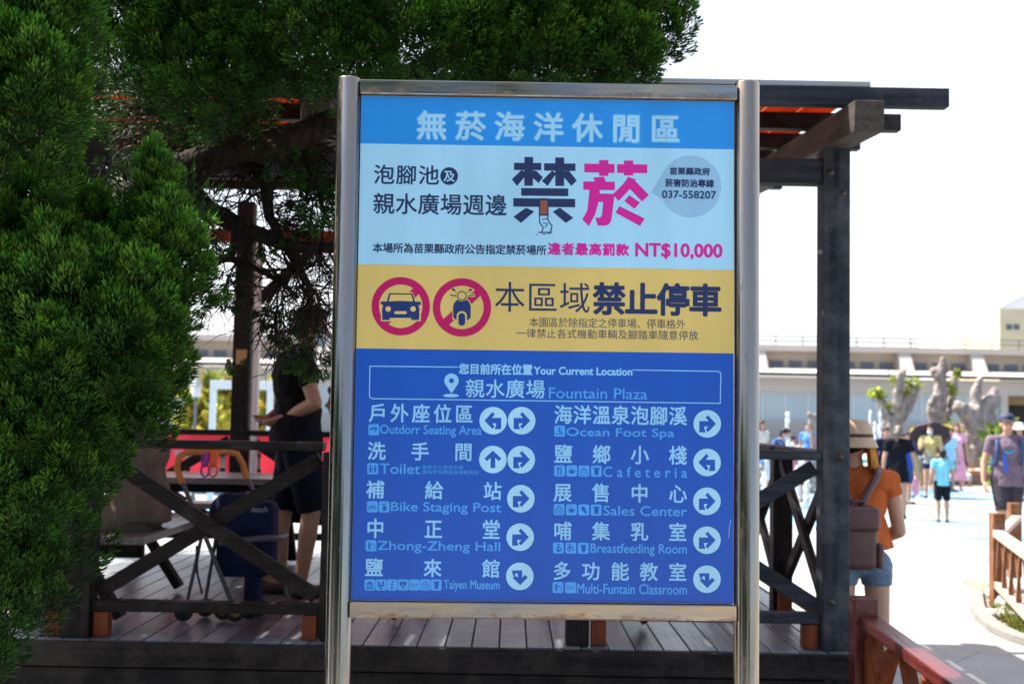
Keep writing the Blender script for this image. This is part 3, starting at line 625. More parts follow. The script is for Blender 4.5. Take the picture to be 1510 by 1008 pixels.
BARK = mat('juniper_bark', (0.04, 0.028, 0.022), 0.95, 0, 0, (60, 60, 14), 1.0, (0.009, 0.007, 0.006), spec=.15)

def unit(a): return a / np.maximum(np.linalg.norm(a, axis=-1, keepdims=True), 1e-9)
class Sprigs:
    def __init__(s): s.V = []; s.C = []
    def plume(s, base, ax, L, rad, n, sl=.032, sw=.0042, tint=None, spread=.85, leafy=1.0):
        """one feathery plume: n slim sprigs fanning off an axis"""
        ax = unit(np.asarray(ax, float)); ref = np.array([0, 0, 1.]) if abs(ax[2]) < .9 else np.array([1., 0, 0])
        x = unit(np.cross(ax, ref)); y = np.cross(ax, x)
        t = rng.random(n) ** .8; a = rng.random(n) * 6.283
        rd = np.cos(a)[:, None] * x + np.sin(a)[:, None] * y
        prof = np.sqrt(np.clip(1 - (t * 1.02 - .25) ** 2 / .62, 0.02, 1))
        p = np.asarray(base) + ax * (t * L)[:, None] + rd * (rad * prof * rng.random(n) ** .4)[:, None]
        d = unit(ax * 1.0 + rd * (spread * (1.1 - .6 * t))[:, None] + rng.normal(0, .22, (n, 3)) + np.array([0, 0, .12]))
        l = sl * (.6 + .8 * rng.random(n)); w = sw * (.7 + .6 * rng.random(n))
        wd = unit(np.cross(d, rng.normal(0, 1, (n, 3)))) * w[:, None]
        q = np.stack([p - d * (l * .15)[:, None], p + d * (l * .45)[:, None] + wd, p + d * l[:, None], p + d * (l * .45)[:, None] - wd], 1)
        tn = rng.random() if tint is None else tint; hu = rng.random()
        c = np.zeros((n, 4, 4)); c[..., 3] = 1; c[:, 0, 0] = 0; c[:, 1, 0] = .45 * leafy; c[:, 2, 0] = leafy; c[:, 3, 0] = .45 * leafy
        c[..., 0] *= (.12 + .88 * np.clip(t, 0, 1) ** 1.3)[:, None]  # lighter young tips; the dark inner part also paints the shade between bunches
        c[..., 1] = tn; c[..., 2] = np.clip(hu + rng.normal(0, .15, n), 0, 1)[:, None]
        s.V.append(q.reshape(-1, 3)); s.C.append(c.reshape(-1, 4))
    def lobe(s, base, ax, L, rad, plumes=22, per=34, leafy=1.0, sl=.019):
        """a flame shaped clump of plumes"""
        ax = unit(np.asarray(ax, float)); ref = np.array([0, 0, 1.]) if abs(ax[2]) < .9 else np.array([1., 0, 0])
        x = unit(np.cross(ax, ref)); y = np.cross(ax, x); tb = rng.random()
        for k in range(plumes):
            t = (k + .5) / plumes; a = k * 2.39996 + rng.random() * .6; rd = math.cos(a) * x + math.sin(a) * y
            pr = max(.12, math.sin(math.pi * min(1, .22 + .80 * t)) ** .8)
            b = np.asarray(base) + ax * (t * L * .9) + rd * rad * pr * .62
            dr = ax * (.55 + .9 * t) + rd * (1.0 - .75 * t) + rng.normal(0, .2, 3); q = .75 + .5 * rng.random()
            s.plume(b, dr, rad * .75 * q, rad * .31 * q, per, sl, sl * .12, tint=min(1, max(0, tb * .55 + .45 * rng.random())), spread=.6, leafy=leafy * (.4 + .6 * t))  # lower plumes darker: old growth, plus shade of the hollows put into the colour
    def build(s, name, m, parent, origin):
        V = np.concatenate(s.V) - np.asarray(origin); C = np.concatenate(s.C); nv = len(V); nf = nv // 4
        me = bpy.data.meshes.new(name); me.vertices.add(nv); me.vertices.foreach_set('co', V.astype(np.float32).ravel())
        me.loops.add(nv); me.loops.foreach_set('vertex_index', np.arange(nv, dtype=np.int32)); me.polygons.add(nf)
        me.polygons.foreach_set('loop_start', np.arange(0, nv, 4, dtype=np.int32)); me.update(calc_edges=True)
        at = me.color_attributes.new('leaf', 'FLOAT_COLOR', 'POINT'); at.data.foreach_set('color', C.astype(np.float32).ravel())
        me.materials.append(m); o = bpy.data.objects.new(name, me); COL.objects.link(o); o.parent = parent; return o

def inside(pt, poly):
    x, y = pt; c = False; j = len(poly) - 1
    for i in range(len(poly)):
        if (poly[i][1] > y) != (poly[j][1] > y) and x < (poly[j][0] - poly[i][0]) * (y - poly[i][1]) / (poly[j][1] - poly[i][1]) + poly[i][0]: c = not c
        j = i
    return c
def edge_dist(pt, poly):
    p = np.array(pt); a = np.array(poly); b = np.roll(a, -1, 0); ab = b - a
    t = np.clip(((p - a) * ab).sum(1) / (ab * ab).sum(1), 0, 1); return np.linalg.norm(a + ab * t[:, None] - p, axis=1).min()
def crown(sp, poly, Yc, depth, step, L, rad, upness=1.0, gaps=(), plumes=22, per=34, back=True, core=0.35, leafy=1.0, away=None, sl=.019, inset=30):
    """fill a rounded crown: lobes over its front and back skins and some inside; `poly` is its outline as seen, `depth` its half thickness"""
    pa = np.array(poly, float); lo, hi = pa.min(0), pa.max(0); maxd = 0; pts = []
    y = lo[1]; row = 0
    while y < hi[1]:
        x = lo[0] + (row % 2) * step / 2
        while x < hi[0]:
            q = (x + rng.normal(0, step * .22), y + rng.normal(0, step * .22))
            if inside(q, poly) and not any(math.hypot(q[0] - g[0], q[1] - g[1]) < g[2] for g in gaps):
                e = edge_dist(q, poly)
                if e > inset * (.5 + rng.random()): pts.append((q, e))
            x += step
        y += step * .9; row += 1
    cx, cy = (lo + hi) / 2
    if away: cx, cy = away
    for q, d in pts:
        b = depth * math.sqrt(max(0.03, 1 - (1 - min(1, d / (depth * F_PX / Yc))) ** 2))
        for side in ((-1, 1) if back else (-1,)):
            Y = Yc + side * b * (.72 + .5 * rng.random()); c = np.array(P(q[0], q[1], Y))
            out = np.array([(q[0] - cx), 0, -(q[1] - cy)]); out = out / (np.linalg.norm(out) + 1e-6)
            ax = np.array([out[0] * .5, side * .55, upness]) + rng.normal(0, .16, 3)
            s = .75 + .5 * rng.random()
            sp.lobe(c - unit(ax) * L * .4 * s, ax, L * s, rad * s, plumes, per if side < 0 else per // 3, leafy, sl if side < 0 else sl * 1.7)
        if rng.random() < core:
            c = np.array(P(q[0], q[1], Yc + b * rng.uniform(-.5, .5))); sp.lobe(c, np.array([0, 0, 1.]) + rng.normal(0, .4, 3), L, rad * 1.2, 10, 40, leafy * .5, .03)  # inner clumps coloured darker, the crown's inner shade painted in
def limb(pts, rads, n=9, wob=.012):
    """smooth tapered limb through points"""
    out = []; rr = []
    for i in range(len(pts) - 1):
        for k in range(5):
            t = k / 5; p = Vector(pts[i]).lerp(Vector(pts[i + 1]), t); out.append(p + Vector((noise.noise(p * 9), noise.noise(p * 9 + Vector((5, 0, 0))), noise.noise(p * 9 + Vector((0, 7, 0))))) * wob); rr.append(rads[i] + (rads[i + 1] - rads[i]) * t)
    out.append(Vector(pts[-1])); rr.append(rads[-1]); return out, rr
def twigs(mb, p, d, L, r, depth):
    """bare branching twigs"""
    pts = [Vector(p)]; d = Vector(d).normalized()
    for i in range(4):
        d = (d + Vector((rng.normal(0, .25), rng.normal(0, .25), rng.normal(0, .25) - .04))).normalized(); pts.append(pts[-1] + d * L / 4)
    mb.tube(pts, [r * (1 - .16 * i) for i in range(5)], 5)
    if depth:
        for i in range(1, 5):
            for _ in range(2 if depth > 1 else 1):
                dd = (d + Vector((rng.normal(0, .7), rng.normal(0, .7), rng.normal(0, .7)))).normalized()
                twigs(mb, pts[i], dd, L * (.45 + .3 * rng.random()), r * .55, depth - 1)

# the bushy juniper in front, lower left
oA = (-1.55, 3.75, 0)
jA = thing('juniper_shrub', 'bushy bright green juniper with upswept plumes, growing in front of the deck corner', 'shrub', oA)
PA = [(-170, 330), (-60, 285), (40, 300), (88, 262), (140, 330), (175, 345), (205, 300), (232, 258), (262, 320), (290, 370), (304, 440), (290, 520), (264, 590), (236, 640), (198, 692), (150, 720), (122, 790), (80, 855), (48, 930), (12, 1005), (-70, 1060), (-170, 1060)]
sA = Sprigs(); crown(sA, PA, 3.75, .5, 50, .25, .10, 1.2, plumes=19, per=150, core=.7, away=(60, 900), inset=34)
for q in ((232, 300), (228, 340), (88, 300), (150, 370), (275, 420), (50, 330), (200, 370)):
    sA.lobe(np.array(P(q[0], q[1] + 40, 3.5)), (rng.normal(0, .08), -.1, 1), .24, .075, 26, 130)
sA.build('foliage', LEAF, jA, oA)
mb = MB()
for pts, r in (([(-1.9, 3.8, 0), (-1.85, 3.8, .5), (-1.6, 3.75, 1.2), (-1.45, 3.75, 1.9)], (.07, .06, .045, .015)), ([(-1.9, 3.85, .2), (-2.0, 3.9, .8), (-1.95, 3.85, 1.7)], (.045, .04, .015)), ([(-1.8, 3.8, .6), (-1.5, 3.75, 1.1), (-1.25, 3.75, 1.6)], (.04, .03, .012))):
    a, b = limb([Vector(q) - Vector(oA) for q in pts], r); mb.tube(a, b, 9)
mb.build('trunk', BARK, jA)
# the tall juniper at the left edge
oB = (-1.95, 3.3, 0)
jB = thing('juniper_tree', 'dense green juniper column rising at the left edge above the bushy shrub', 'tree', oB)
PB = [(-260, -260), (60, -280), (130, -160), (158, -40), (150, 40), (166, 120), (160, 170), (140, 215), (128, 262), (90, 282), (20, 275), (-60, 285), (-260, 300)]
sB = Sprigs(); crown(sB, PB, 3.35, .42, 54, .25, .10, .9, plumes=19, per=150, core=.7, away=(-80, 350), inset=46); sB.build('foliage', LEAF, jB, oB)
mb = MB(); a, b = limb([(0, 0, 0), (.03, 0, 1), (0.02, .05, 2), (.1, 0, 3)], (.1, .09, .07, .02)); mb.tube(a, b, 10); mb.build('trunk', BARK, jB)
# the big leaning juniper behind the sign
oC = (-2.15, 4.75, 0)
jC = thing('leaning_juniper', 'large spreading juniper with thick dark limbs and bare twigs, its crown hanging over the sign', 'tree', oC)
PC = [(120, -300), (1010, -300), (1000, -60), (990, 10), (982, 60), (975, 130), (955, 158), (860, 168), (760, 165), (660, 165), (560, 168), (505, 168), (470, 180), (430, 195), (385, 185), (345, 200), (300, 205), (240, 208), (185, 205), (120, 185)]
sC = Sprigs()
crown(sC, PC, 4.35, .5, 54, .28, .12, .5, inset=36, gaps=((228, 72, 22), (275, 90, 14), (432, 62, 24), (385, 15, 24), (585, 38, 26), (512, 30, 14), (645, 105, 10), (440, 110, 16)), plumes=20, per=130, core=.6, away=(600, -400))
for q, dx in (((975, 70), .4), ((962, 95), .3), ((925, 105), .2), ((860, 118), .1), ((760, 60), 0), ((800, 90), .2), ((690, 90), -.1), ((900, 60), .1), ((940, 40), .2), ((700, 40), 0), ((250, 60), 0), ((330, 70), 0), ((520, 80), 0)):
    sC.lobe(np.array(P(q[0], q[1], 3.95 if q[0] < 600 else 4.05)), (dx * .5, -.35, .9), .22, .09, 26, 130)
# hanging greens
for x, y, r, n in ((430, 440, .08, 10), (458, 475, .09, 12), (415, 475, .05, 6), (472, 440, .07, 9), (442, 505, .06, 8), (400, 455, .045, 5), (350, 525, .035, 4), (464, 520, .06, 8), (330, 425, .05, 6), (308, 450, .06, 7), (320, 400, .06, 7), (390, 350, .04, 4), (472, 385, .05, 6), (450, 330, .05, 5), (475, 300, .06, 7), (435, 290, .08, 9), (460, 255, .08, 10), (360, 160, .08, 10), (330, 150, .09, 12), (410, 225, .07, 8), (480, 220, .08, 10), (220, 200, .08, 10), (180, 190, .09, 10), (260, 215, .06, 6), (165, 240, .09, 10), (190, 260, .08, 8)):
    sC.lobe(np.array(P(x, y, 4.35 + rng.normal(0, .12))), (rng.normal(0, .5), rng.normal(0, .3), -.5 + rng.normal(0, .3)), r * 1.6, r, n, 60, .55, .02)
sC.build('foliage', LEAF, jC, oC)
sD = Sprigs()
for x, y, r, n in ((290, 185, .1, 12), (250, 180, .09, 10), (340, 185, .09, 10), (400, 205, .07, 8), (445, 280, .07, 7), (460, 310, .06, 6), (200, 215, .08, 8), (380, 230, .06, 6), (310, 175, .08, 9), (230, 170, .09, 9), (430, 190, .08, 8)):
    sD.lobe(np.array(P(x, y, 4.5 + rng.normal(0, .12))), (rng.normal(0, .5), rng.normal(0, .3), -.4), r * 1.6, r, n, 40, 1, .028)
sD.build('dry_foliage', LEAF_DRY, jC, oC)
mb = MB(); Oc = Vector(oC)
def lim(pp, rr, n=10):
    a, b = limb([P(*q) - Oc for q in pp], rr); mb.tube(a, b, n)
a, b = limb([(0, 0, 0), (-.02, 0, .6), (0.05, 0, 1.4), tuple(P(190, 300, 4.7) - Oc)], (.13, .11, .10, .085)); mb.tube(a, b, 12)
lim([(175, 305, 4.68), (240, 262, 4.4), (330, 222, 4.25), (430, 205, 4.3), (520, 170, 4.4), (640, 90, 4.4), (760, 20, 4.35), (860, -80, 4.4)], (.075, .062, .056, .05, .045, .04, .035, .02), 12)
lim([(330, 225, 4.5), (380, 120, 4.45), (410, 20, 4.4), (430, -120, 4.4)], (.06, .05, .04, .02))
lim([(250, 268, 4.58), (300, 305, 4.5), (345, 328, 4.42), (395, 352, 4.38), (430, 362, 4.36), (490, 362, 4.36), (560, 380, 4.4)], (.05, .042, .034, .028, .024, .02, .008))
lim([(345, 328, 4.42), (346, 355, 4.4), (343, 380, 4.38), (320, 385, 4.35), (290, 372, 4.3)], (.02, .016, .014, .011, .006), 7)
lim([(370, 240, 4.5), (392, 270, 4.42), (400, 320, 4.4), (412, 350, 4.38), (425, 370, 4.38), (436, 395, 4.36)], (.03, .025, .018, .015, .012, .008), 8)
lim([(430, 362, 4.36), (440, 385, 4.34), (455, 420, 4.32), (460, 470, 4.3)], (.016, .013, .01, .005), 7)
lim([(345, 380, 4.38), (380, 400, 4.36), (415, 415, 4.34), (440, 440, 4.32)], (.012, .011, .009, .005), 7)
lim([(430, 205, 4.45), (455, 235, 4.4), (470, 270, 4.38), (480, 320, 4.36)], (.03, .02, .014, .007), 7)
lim([(330, 222, 4.5), (300, 150, 4.55), (240, 90, 4.5), (180, 20, 4.5)], (.04, .03, .022, .01), 8)
for x, y, Y, dx, dz, L in ((300, 215, 4.5, -.2, -.6, .3), (340, 215, 4.5, .2, -.7, .3), (380, 215, 4.45, .3, -.5, .3), (420, 205, 4.45, .5, -.5, .35), (450, 215, 4.42, .5, -.2, .3), (470, 200, 4.45, .3, .1, .3), (400, 320, 4.4, .6, -.2, .25), (410, 345, 4.38, .5, -.4, .3), (440, 362, 4.36, .3, -.6, .3),
                           (465, 362, 4.36, .2, -.8, .3), (380, 348, 4.38, -.2, -.7, .25), (345, 370, 4.38, -.5, -.3, .2), (320, 385, 4.35, -.4, -.4, .2), (440, 400, 4.34, .2, -.8, .25), (460, 440, 4.3, -.3, -.6, .2), (395, 270, 4.42, .6, .1, .25), (390, 280, 4.4, -.5, .1, .2), (435, 395, 4.36, -.4, -.6, .2),
                           (240, 262, 4.6, .2, .6, .2), (280, 240, 4.55, -.1, .7, .2), (470, 290, 4.38, -.5, -.3, .2), (478, 310, 4.36, .2, -.6, .2), (250, 200, 4.5, .1, -.6, .3), (210, 200, 4.5, .3, -.5, .3), (300, 305, 4.5, .2, -.6, .2), (360, 335, 4.42, .1, -.8, .25), (415, 415, 4.34, -.2, -.7, .2), (400, 230, 4.45, -.3, -.6, .3), (480, 362, 4.36, -.1, -.8, .3)):
    for _ in range(2): twigs(mb, P(x, y, Y) - Oc, (dx + rng.normal(0, .2), rng.normal(0, .35), dz), L, .0055, 2)
mb.build('trunk', BARK, jC)

# trees on the photographer's side of the path, seen only as dark green reflections in the steel
for x, y, sc, rz in ((-2.4, -3.4, 2.2, .4), (-4.6, -2.2, 2.4, 2.0), (-5.6, 0.6, 2.2, 3.4), (2.9, -7.0, 2.4, 5.0), (-1.2, -8.5, 3.0, 1.0)):
    r = jA.copy(); COL.objects.link(r); r.location = (x, y, -1.1); r.scale = (sc, sc, sc); r.rotation_euler = (0, 0, rz)
    r['label'] = 'tall juniper on the near side of the path, mirrored in the steel frame only'; r['group'] = 'junipers on the near side of the path'; r['category'] = 'tree'; r.name = 'juniper_tree'
    for ch in list(jA.children): c = ch.copy(); COL.objects.link(c); c.parent = r

# ------------------------------------------------------------------ the long building across the plaza
YBD = 84.0
def zy(py, px=1165, Y=YBD): return P(px, py, Y).z
bld = thing('long_building', 'long low beige building with roof railing, clerestory windows and pale blue glass front', 'building', (0, YBD, 0))
BEIGE = mat('beige_wall', (0.38, 0.325, 0.26), 0.85, 0, 0.1, (.4, .4, 1.2)); GREYW = mat('pale_fascia', (0.42, 0.385, 0.355), 0.85, 0, 0.08, (.3, .3, 1))
WIN = mat('window_grey_blue', (0.08, 0.1, 0.13), 0.25); GLASS = mat('pale_blue_glass_front', (0.33, 0.42, 0.47), 0.35, 0, 0.06, (.35, .35, .35)); EAVE = mat('eave_sheet', (0.6, 0.54, 0.51), 0.6, 0, 0.12, (.6, .6, .6))
RAILM = mat('roof_rail_metal', (0.12, 0.13, 0.14), 0.5); DARK = mat('dark_opening', (0.03, 0.025, 0.02), 0.8)
XL, XRB = -48.0, P(1478, 600, YBD).x
zt = dict(rail=zy(493.5), roof=zy(507), par=zy(516), wtop=zy(529), wbot=zy(540), eb=zy(541), ee=zy(551), gl=zy(578), gb=zy(620))
def lb(name, a, b, m, par=bld): return MB().span((a[0], a[1], a[2]), (b[0], b[1], b[2])).build(name, m, par)
XR2 = XRB + 14
lb('upper_wall', (XL, 2.0, zt['eb']), (XR2, 10, zt['par']), BEIGE); lb('parapet', (XL, 1.2, zt['par'] + .005), (XR2, 10, zt['roof']), GREYW)
MB().add([(XL, 2.02, zt['eb'] + .08), (XR2, 2.02, zt['eb'] + .08), (XR2, -1.6, zt['ee'] + .05), (XL, -1.6, zt['ee'] + .05), (XL, 2.02, zt['eb'] - .1), (XR2, 2.02, zt['eb'] - .1), (XR2, -1.6, zt['ee'] - .08), (XL, -1.6, zt['ee'] - .08)],
         [(0, 1, 2, 3), (7, 6, 5, 4), (3, 2, 6, 7), (0, 4, 5, 1), (0, 3, 7, 4), (1, 5, 6, 2)]).build('eave_roof', EAVE, bld)
lb('eave_gutter', (XL, -1.72, zt['ee'] - .2), (XR2, -1.605, zt['ee'] - .02), DARK)
lb('lower_fascia', (XL, -1.0, zt['gl']), (XR2, 2.0, zt['ee'] - .25), GREYW)
lb('glass_front', (XL, -.7, zt['gb']), (XRB, 1.9, zt['gl'] - .005), GLASS); lb('base_wall', (XL, -1.0, 0.002), (XRB, 1.9, zt['gb'] - .005), mat('grey_base', (0.33, 0.32, 0.31), 0.85))
lb('entrance', (XRB + .01, 1.0, .002), (XR2, 9, zt['gl'] - .005), DARK); lb('entrance_beam', (XRB + .3, .4, 3.0), (XR2, .9, 3.55), mat('tan_beam', (0.3, 0.2, 0.1), 0.7))
lb('end_column', (XRB - .5, -1.0, 0.002), (XRB, -.72, zt['gl'] - .005), GREYW)
mu = MB()
x = XL
while x < XRB - 1: mu.span((x, -.76, zt['gb']), (x + .09, -.705, zt['gl'] - .01)); x += 1.55
mu.span((XL, -.79, zt['gb'] - .03), (XRB - 1, -.762, zt['gb'] + .05)); mu.span((XL, -.79, zt['gl'] - .12), (XRB - 1, -.762, zt['gl'] - .03))
mu.build('mullion_grid', mat('mullion_metal', (0.55, 0.58, 0.6), 0.5), bld)
def pil_x(k): return P(1342, 540, YBD).x + 5.07 * k
for k in range(-18, 5):
    x = pil_x(k)
    MB().add([(x - .42, 1.995, zt['par']), (x + .42, 1.995, zt['par']), (x + .42, 1.25, zt['par']), (x - .42, 1.25, zt['par']), (x - .42, 1.995, zt['ee'] + .15), (x + .42, 1.995, zt['ee'] + .15), (x + .42, .2, zt['ee'] + .3), (x - .42, .2, zt['ee'] + .3)],
             [(0, 1, 2, 3), (7, 6, 5, 4), (0, 4, 5, 1), (1, 5, 6, 2), (2, 6, 7, 3), (3, 7, 4, 0)]).build('buttress', GREYW, bld)
    for j in range(3):
        xc = x + .95 + .42 + j * 1.32
        f = MB().span((xc - .48, 1.96, zt['wbot']), (xc + .48, 1.992, zt['wtop'])).build('window', BEIGE, bld)
        MB().span((xc - .44, 1.90, zt['wbot'] + .04), (xc + .44, 1.955, zt['wtop'] - .03)).build('pane', WIN, f)
rl = MB()
for z in (zt['rail'], (zt['rail'] + zt['roof']) / 2): rl.span((XL, 1.6, z - .035), (XR2, 1.67, z + .035))
x = XL
while x < XR2: rl.span((x, 1.61, zt['roof'] + .002), (x + .06, 1.66, zt['rail'] - .036)); x += 1.9
rl.build('roof_railing', RAILM, bld)
yb = thing('yellow_building', 'pale yellow block with two small windows rising behind the long building', 'building', (P(1530, 480, 130).x, 130, 0))
MB().span((P(1474, 480, 130).x - yb.location.x, 0, 0.002), (9, 14, P(1490, 455, 130).z)).build('wall', mat('yellow_wall', (0.55, 0.49, 0.34), 0.85, 0, .12, (.3, .3, .3)), yb)
for px in (1488, 1499):
    x = P(px, 482, 130).x - yb.location.x; z = P(px, 482, 130).z; MB().span((x - .3, -.06, z - .28), (x + .3, -.005, z + .28)).build('window', WIN, yb)
wb = thing('white_hall', 'whitish pitched roof hall standing far behind the yellow block', 'building', (P(1500, 480, 170).x, 170, 0))
z0 = P(1440, 470, 170).z; z1 = P(1500, 422, 170).z
MB().add([(-7, 0, 0.002), (16, 0, 0.002), (16, 0, z0), (3, 0, z1), (-7, 0, z0 - 1), (-7, 20, 0.002), (16, 20, 0.002), (16, 20, z0), (3, 20, z1), (-7, 20, z0 - 1)],
         [(0, 1, 2, 3, 4), (9, 8, 7, 6, 5), (1, 6, 7, 2), (0, 4, 9, 5), (0, 5, 6, 1)]).build('wall', mat('white_wall', (0.8, 0.8, 0.8), 0.8), wb)
MB().add([(-7.3, -.3, z0 - .95), (3, -.3, z1 + .1), (16.3, -.3, z0 + .1), (-7.3, 20.3, z0 - .95), (3, 20.3, z1 + .1), (16.3, 20.3, z0 + .1)], [(0, 1, 4, 3), (1, 2, 5, 4)]).build('roof', mat('white_roof', (0.8, 0.8, 0.82), 0.7), wb)

# ------------------------------------------------------------------ leafy clusters (real small leaves through a volume)
def leaf_cluster(name, c, r, n, sz, base, tip, parent, origin, seed=1, flat=0.0):
    g = np.random.default_rng(seed); c = np.array(c); r = np.array(r if hasattr(r, '__len__') else (r, r, r))
    k = max(4, n // 90); cc = g.normal(0, .5, (k, 3)); cc = cc / np.maximum(1, np.linalg.norm(cc, axis=1, keepdims=True)); idx = g.integers(0, k, n)
    p = c + r * (cc[idx] * .85 + g.normal(0, .16, (n, 3))); p[:, 2] = np.maximum(p[:, 2], .02)
    d = g.normal(0, 1, (n, 3)); d[:, 2] = np.abs(d[:, 2]) * .7; d /= np.linalg.norm(d, axis=1, keepdims=True)
    w = np.cross(d, g.normal(0, 1, (n, 3))); w /= np.linalg.norm(w, axis=1, keepdims=True); l = sz * (.6 + .8 * g.random(n))
    q = np.stack([p, p + d * (l * .5)[:, None] + w * (l * .28)[:, None], p + d * l[:, None], p + d * (l * .5)[:, None] - w * (l * .28)[:, None]], 1)
    C = np.zeros((n, 4, 4)); C[..., 3] = 1; C[..., 0] = g.random(n)[:, None]; C[..., 1] = g.random(k)[idx][:, None]; C[..., 2] = g.random(n)[:, None]
    s = Sprigs(); s.V = [q.reshape(-1, 3)]; s.C = [C.reshape(-1, 4)]
    return s.build(name, leaf_mat(name + '_leaf', base, tip, .35), parent, origin)
def bush(label, px, pyb, Y, w, h, base, tip, seed, name='bush', cat='shrub', group=None, n=900):
    o = P(px, pyb, Y); o = (o.x, Y, max(0, 0))
    t = thing(name, label, cat, o, 0, group)
    leaf_cluster('foliage', (o[0], o[1], h * .55), (w / 2, w / 2, h * .55), n, .13 * h + .03, base, tip, t, o, seed)
    m = MB()
    for k in range(5): a = k * 1.3; m.tube([(0, 0, 0), (.12 * w * math.cos(a), .12 * w * math.sin(a), h * .4), (.28 * w * math.cos(a), .28 * w * math.sin(a), h * .8)], [.03, .02, .008], 6)
    m.build('stem', BARK, t)
G1, G2, YG = (0.09, 0.18, 0.03), (0.24, 0.36, 0.06), (0.6, 0.5, 0.07)
bush('tall yellow green flowering shrub seen through the pavilion left of the white frame', 305, 650, 24, 1.0, 2.0, G1, YG, 3, n=1500)
bush('yellow leaved shrub inside the white frame across the plaza', 343, 650, 26, 1.5, 2.1, G1, YG, 4, n=1800)
bush('low bright green shrub beside the far post of the pavilion', 372, 650, 25, .9, 1.5, G1, G2, 5, n=1200)
bush('yellow green shrub between the white pipe and the man in black', 397, 650, 25, 1.1, 1.9, G1, YG, 6, n=1500)
bush('small green shrub beside the shoulder of the man in the navy cap', 1478, 690, 31, .85, 1.6, G1, G2, 8, n=700)
bush('small yellow green plant at the foot of the middle stubby tree', 1352, 690, 33, .6, 1.3, G1, YG, 9, n=450)
bush('small light green plant between the pink dress and the thick stubby tree', 1414, 690, 33.2, .8, 1.7, G1, YG, 10, n=800)

# white frame, lamp
fr = thing('garden_gateway', 'pale square gateway standing among the yellow shrubs', 'frame', (P(350, 640, 21).x, 21, 0)); WH = mat('white_paint', (0.7, 0.7, 0.68), 0.5)
zt2 = P(350, 561, 21).z; xl = P(314, 600, 21).x - fr.location.x; xr = P(398, 600, 21).x - fr.location.x
for x in (xl, xr): MB().span((x - .05, -.05, 0.002), (x + .05, .05, zt2 - .152)).build('post', WH, fr, .005)
MB().span((xl - .05, -.06, zt2 - .15), (xr + .05, .06, zt2)).build('top_beam', WH, fr, .005)
lp = thing('lamp_post', 'slim dark garden lamp post with white lantern beside the yellow shrubs', 'lamp', (P(287, 640, 19).x, 19, 0)); zl = P(287, 572, 19).z
MB().lathe([(.06, 0), (.05, .25), (.028, .3), (.024, zl - .2), (.05, zl - .15), (.0, zl - .14)], n=12).build('pole', RAILM, lp)
MB().lathe([(.06, zl - .138), (.095, zl + .06), (.0, zl + .061)], n=6).build('lantern', WH, lp); MB().lathe([(.11, zl + .064), (.03, zl + .13), (0, zl + .15)], n=6).build('lantern_cap', RAILM, lp)

# ------------------------------------------------------------------ remeshed solids (bodies, stubby trees)
class Blob(MB):
    def ball2(s, c, r, rot=None): return s.ball(c, r, 14, 9, 0, rot)
    def limb2(s, p0, p1, r0, r1, round0=True, round1=True, flat=1.0, side=None):
        s.cone(p0, p1, r0, r1, 14, 0, True, True, flat, side)
        if round0: s.ball(p0, r0 * (1 if flat == 1 else flat), 14, 9)
        if round1: s.ball(p1, r1 * (1 if flat == 1 else flat), 14, 9)
        return s
    def solid(s, name, m, parent, vox=.012, smooth=3, rough=None):
        me = bpy.data.meshes.new('t'); me.from_pydata(s.v, [], s.f); o = bpy.data.objects.new('t', me); COL.objects.link(o)
        r = o.modifiers.new('r', 'REMESH'); r.mode = 'VOXEL'; r.voxel_size = vox; r.use_smooth_shade = True
        if smooth: q = o.modifiers.new('s', 'SMOOTH'); q.factor = .5; q.iterations = smooth
        m2 = bpy.data.meshes.new_from_object(o.evaluated_get(bpy.context.evaluated_depsgraph_get())); bpy.data.objects.remove(o); bpy.data.meshes.remove(me)
        m2.name = name; n = len(m2.vertices)
        if rough:
            co = np.zeros(n * 3, np.float32); m2.vertices.foreach_get('co', co); co = co.reshape(-1, 3); no = np.zeros(n * 3, np.float32); m2.vertex_normals.foreach_get('vector', no); no = no.reshape(-1, 3)
            a, f = rough; d = np.array([noise.fractal(Vector(map(float, p * f)), 1.0, 2.0, 4) for p in co]); co += no * (d * a)[:, None].astype(np.float32); m2.vertices.foreach_set('co', co.ravel()); m2.update()
        m2.polygons.foreach_set('use_smooth', [True] * len(m2.polygons)); m2.materials.clear(); m2.materials.append(m)
        o = bpy.data.objects.new(name, m2); COL.objects.link(o); o.parent = parent; return o

TRUNK = mat('grey_bark', (0.36, 0.31, 0.285), 0.9, 0, 0, (6, 6, 3), 1.0, (0.12, 0.095, 0.085))
def stub_tree(label, Y, px0, py0, limbs, tufts, seed):
    """a pollarded tree: limbs as (px, py, radius) chains"""
    o = P(px0, py0, Y); o = Vector((o.x, Y, 0)); t = thing('pollarded_tree', label, 'tree', o, 0, 'stubby pollarded trees on the plaza'); g = random.Random(seed)
    b = Blob()
    for ch in limbs:
        pts = [(P(x, y, Y + dy) - o, r * .86) for x, y, r, dy in ch]
        for (p0, r0), (p1, r1) in zip(pts, pts[1:]): b.limb2(p0, p1, r0, r1)
        for k in range(3):
            i = g.randrange(len(pts)); b.ball(pts[i][0] + Vector((g.uniform(-1, 1), g.uniform(-1, 1), g.uniform(-1, 1))) * pts[i][1] * .7, pts[i][1] * .5, 10, 7)
    b.solid('trunk', TRUNK, t, .03, 2, (.05, 4))
    for k, (x, y, r) in enumerate(tufts):
        q = P(x, y, Y - .1); leaf_cluster('leaf_tuft', tuple(q), (r * .85, r * .85, r), 90, .12, (0.1, 0.2, 0.03), (0.4, 0.45, 0.08), t, tuple(o), seed * 10 + k)
YT = 34.0
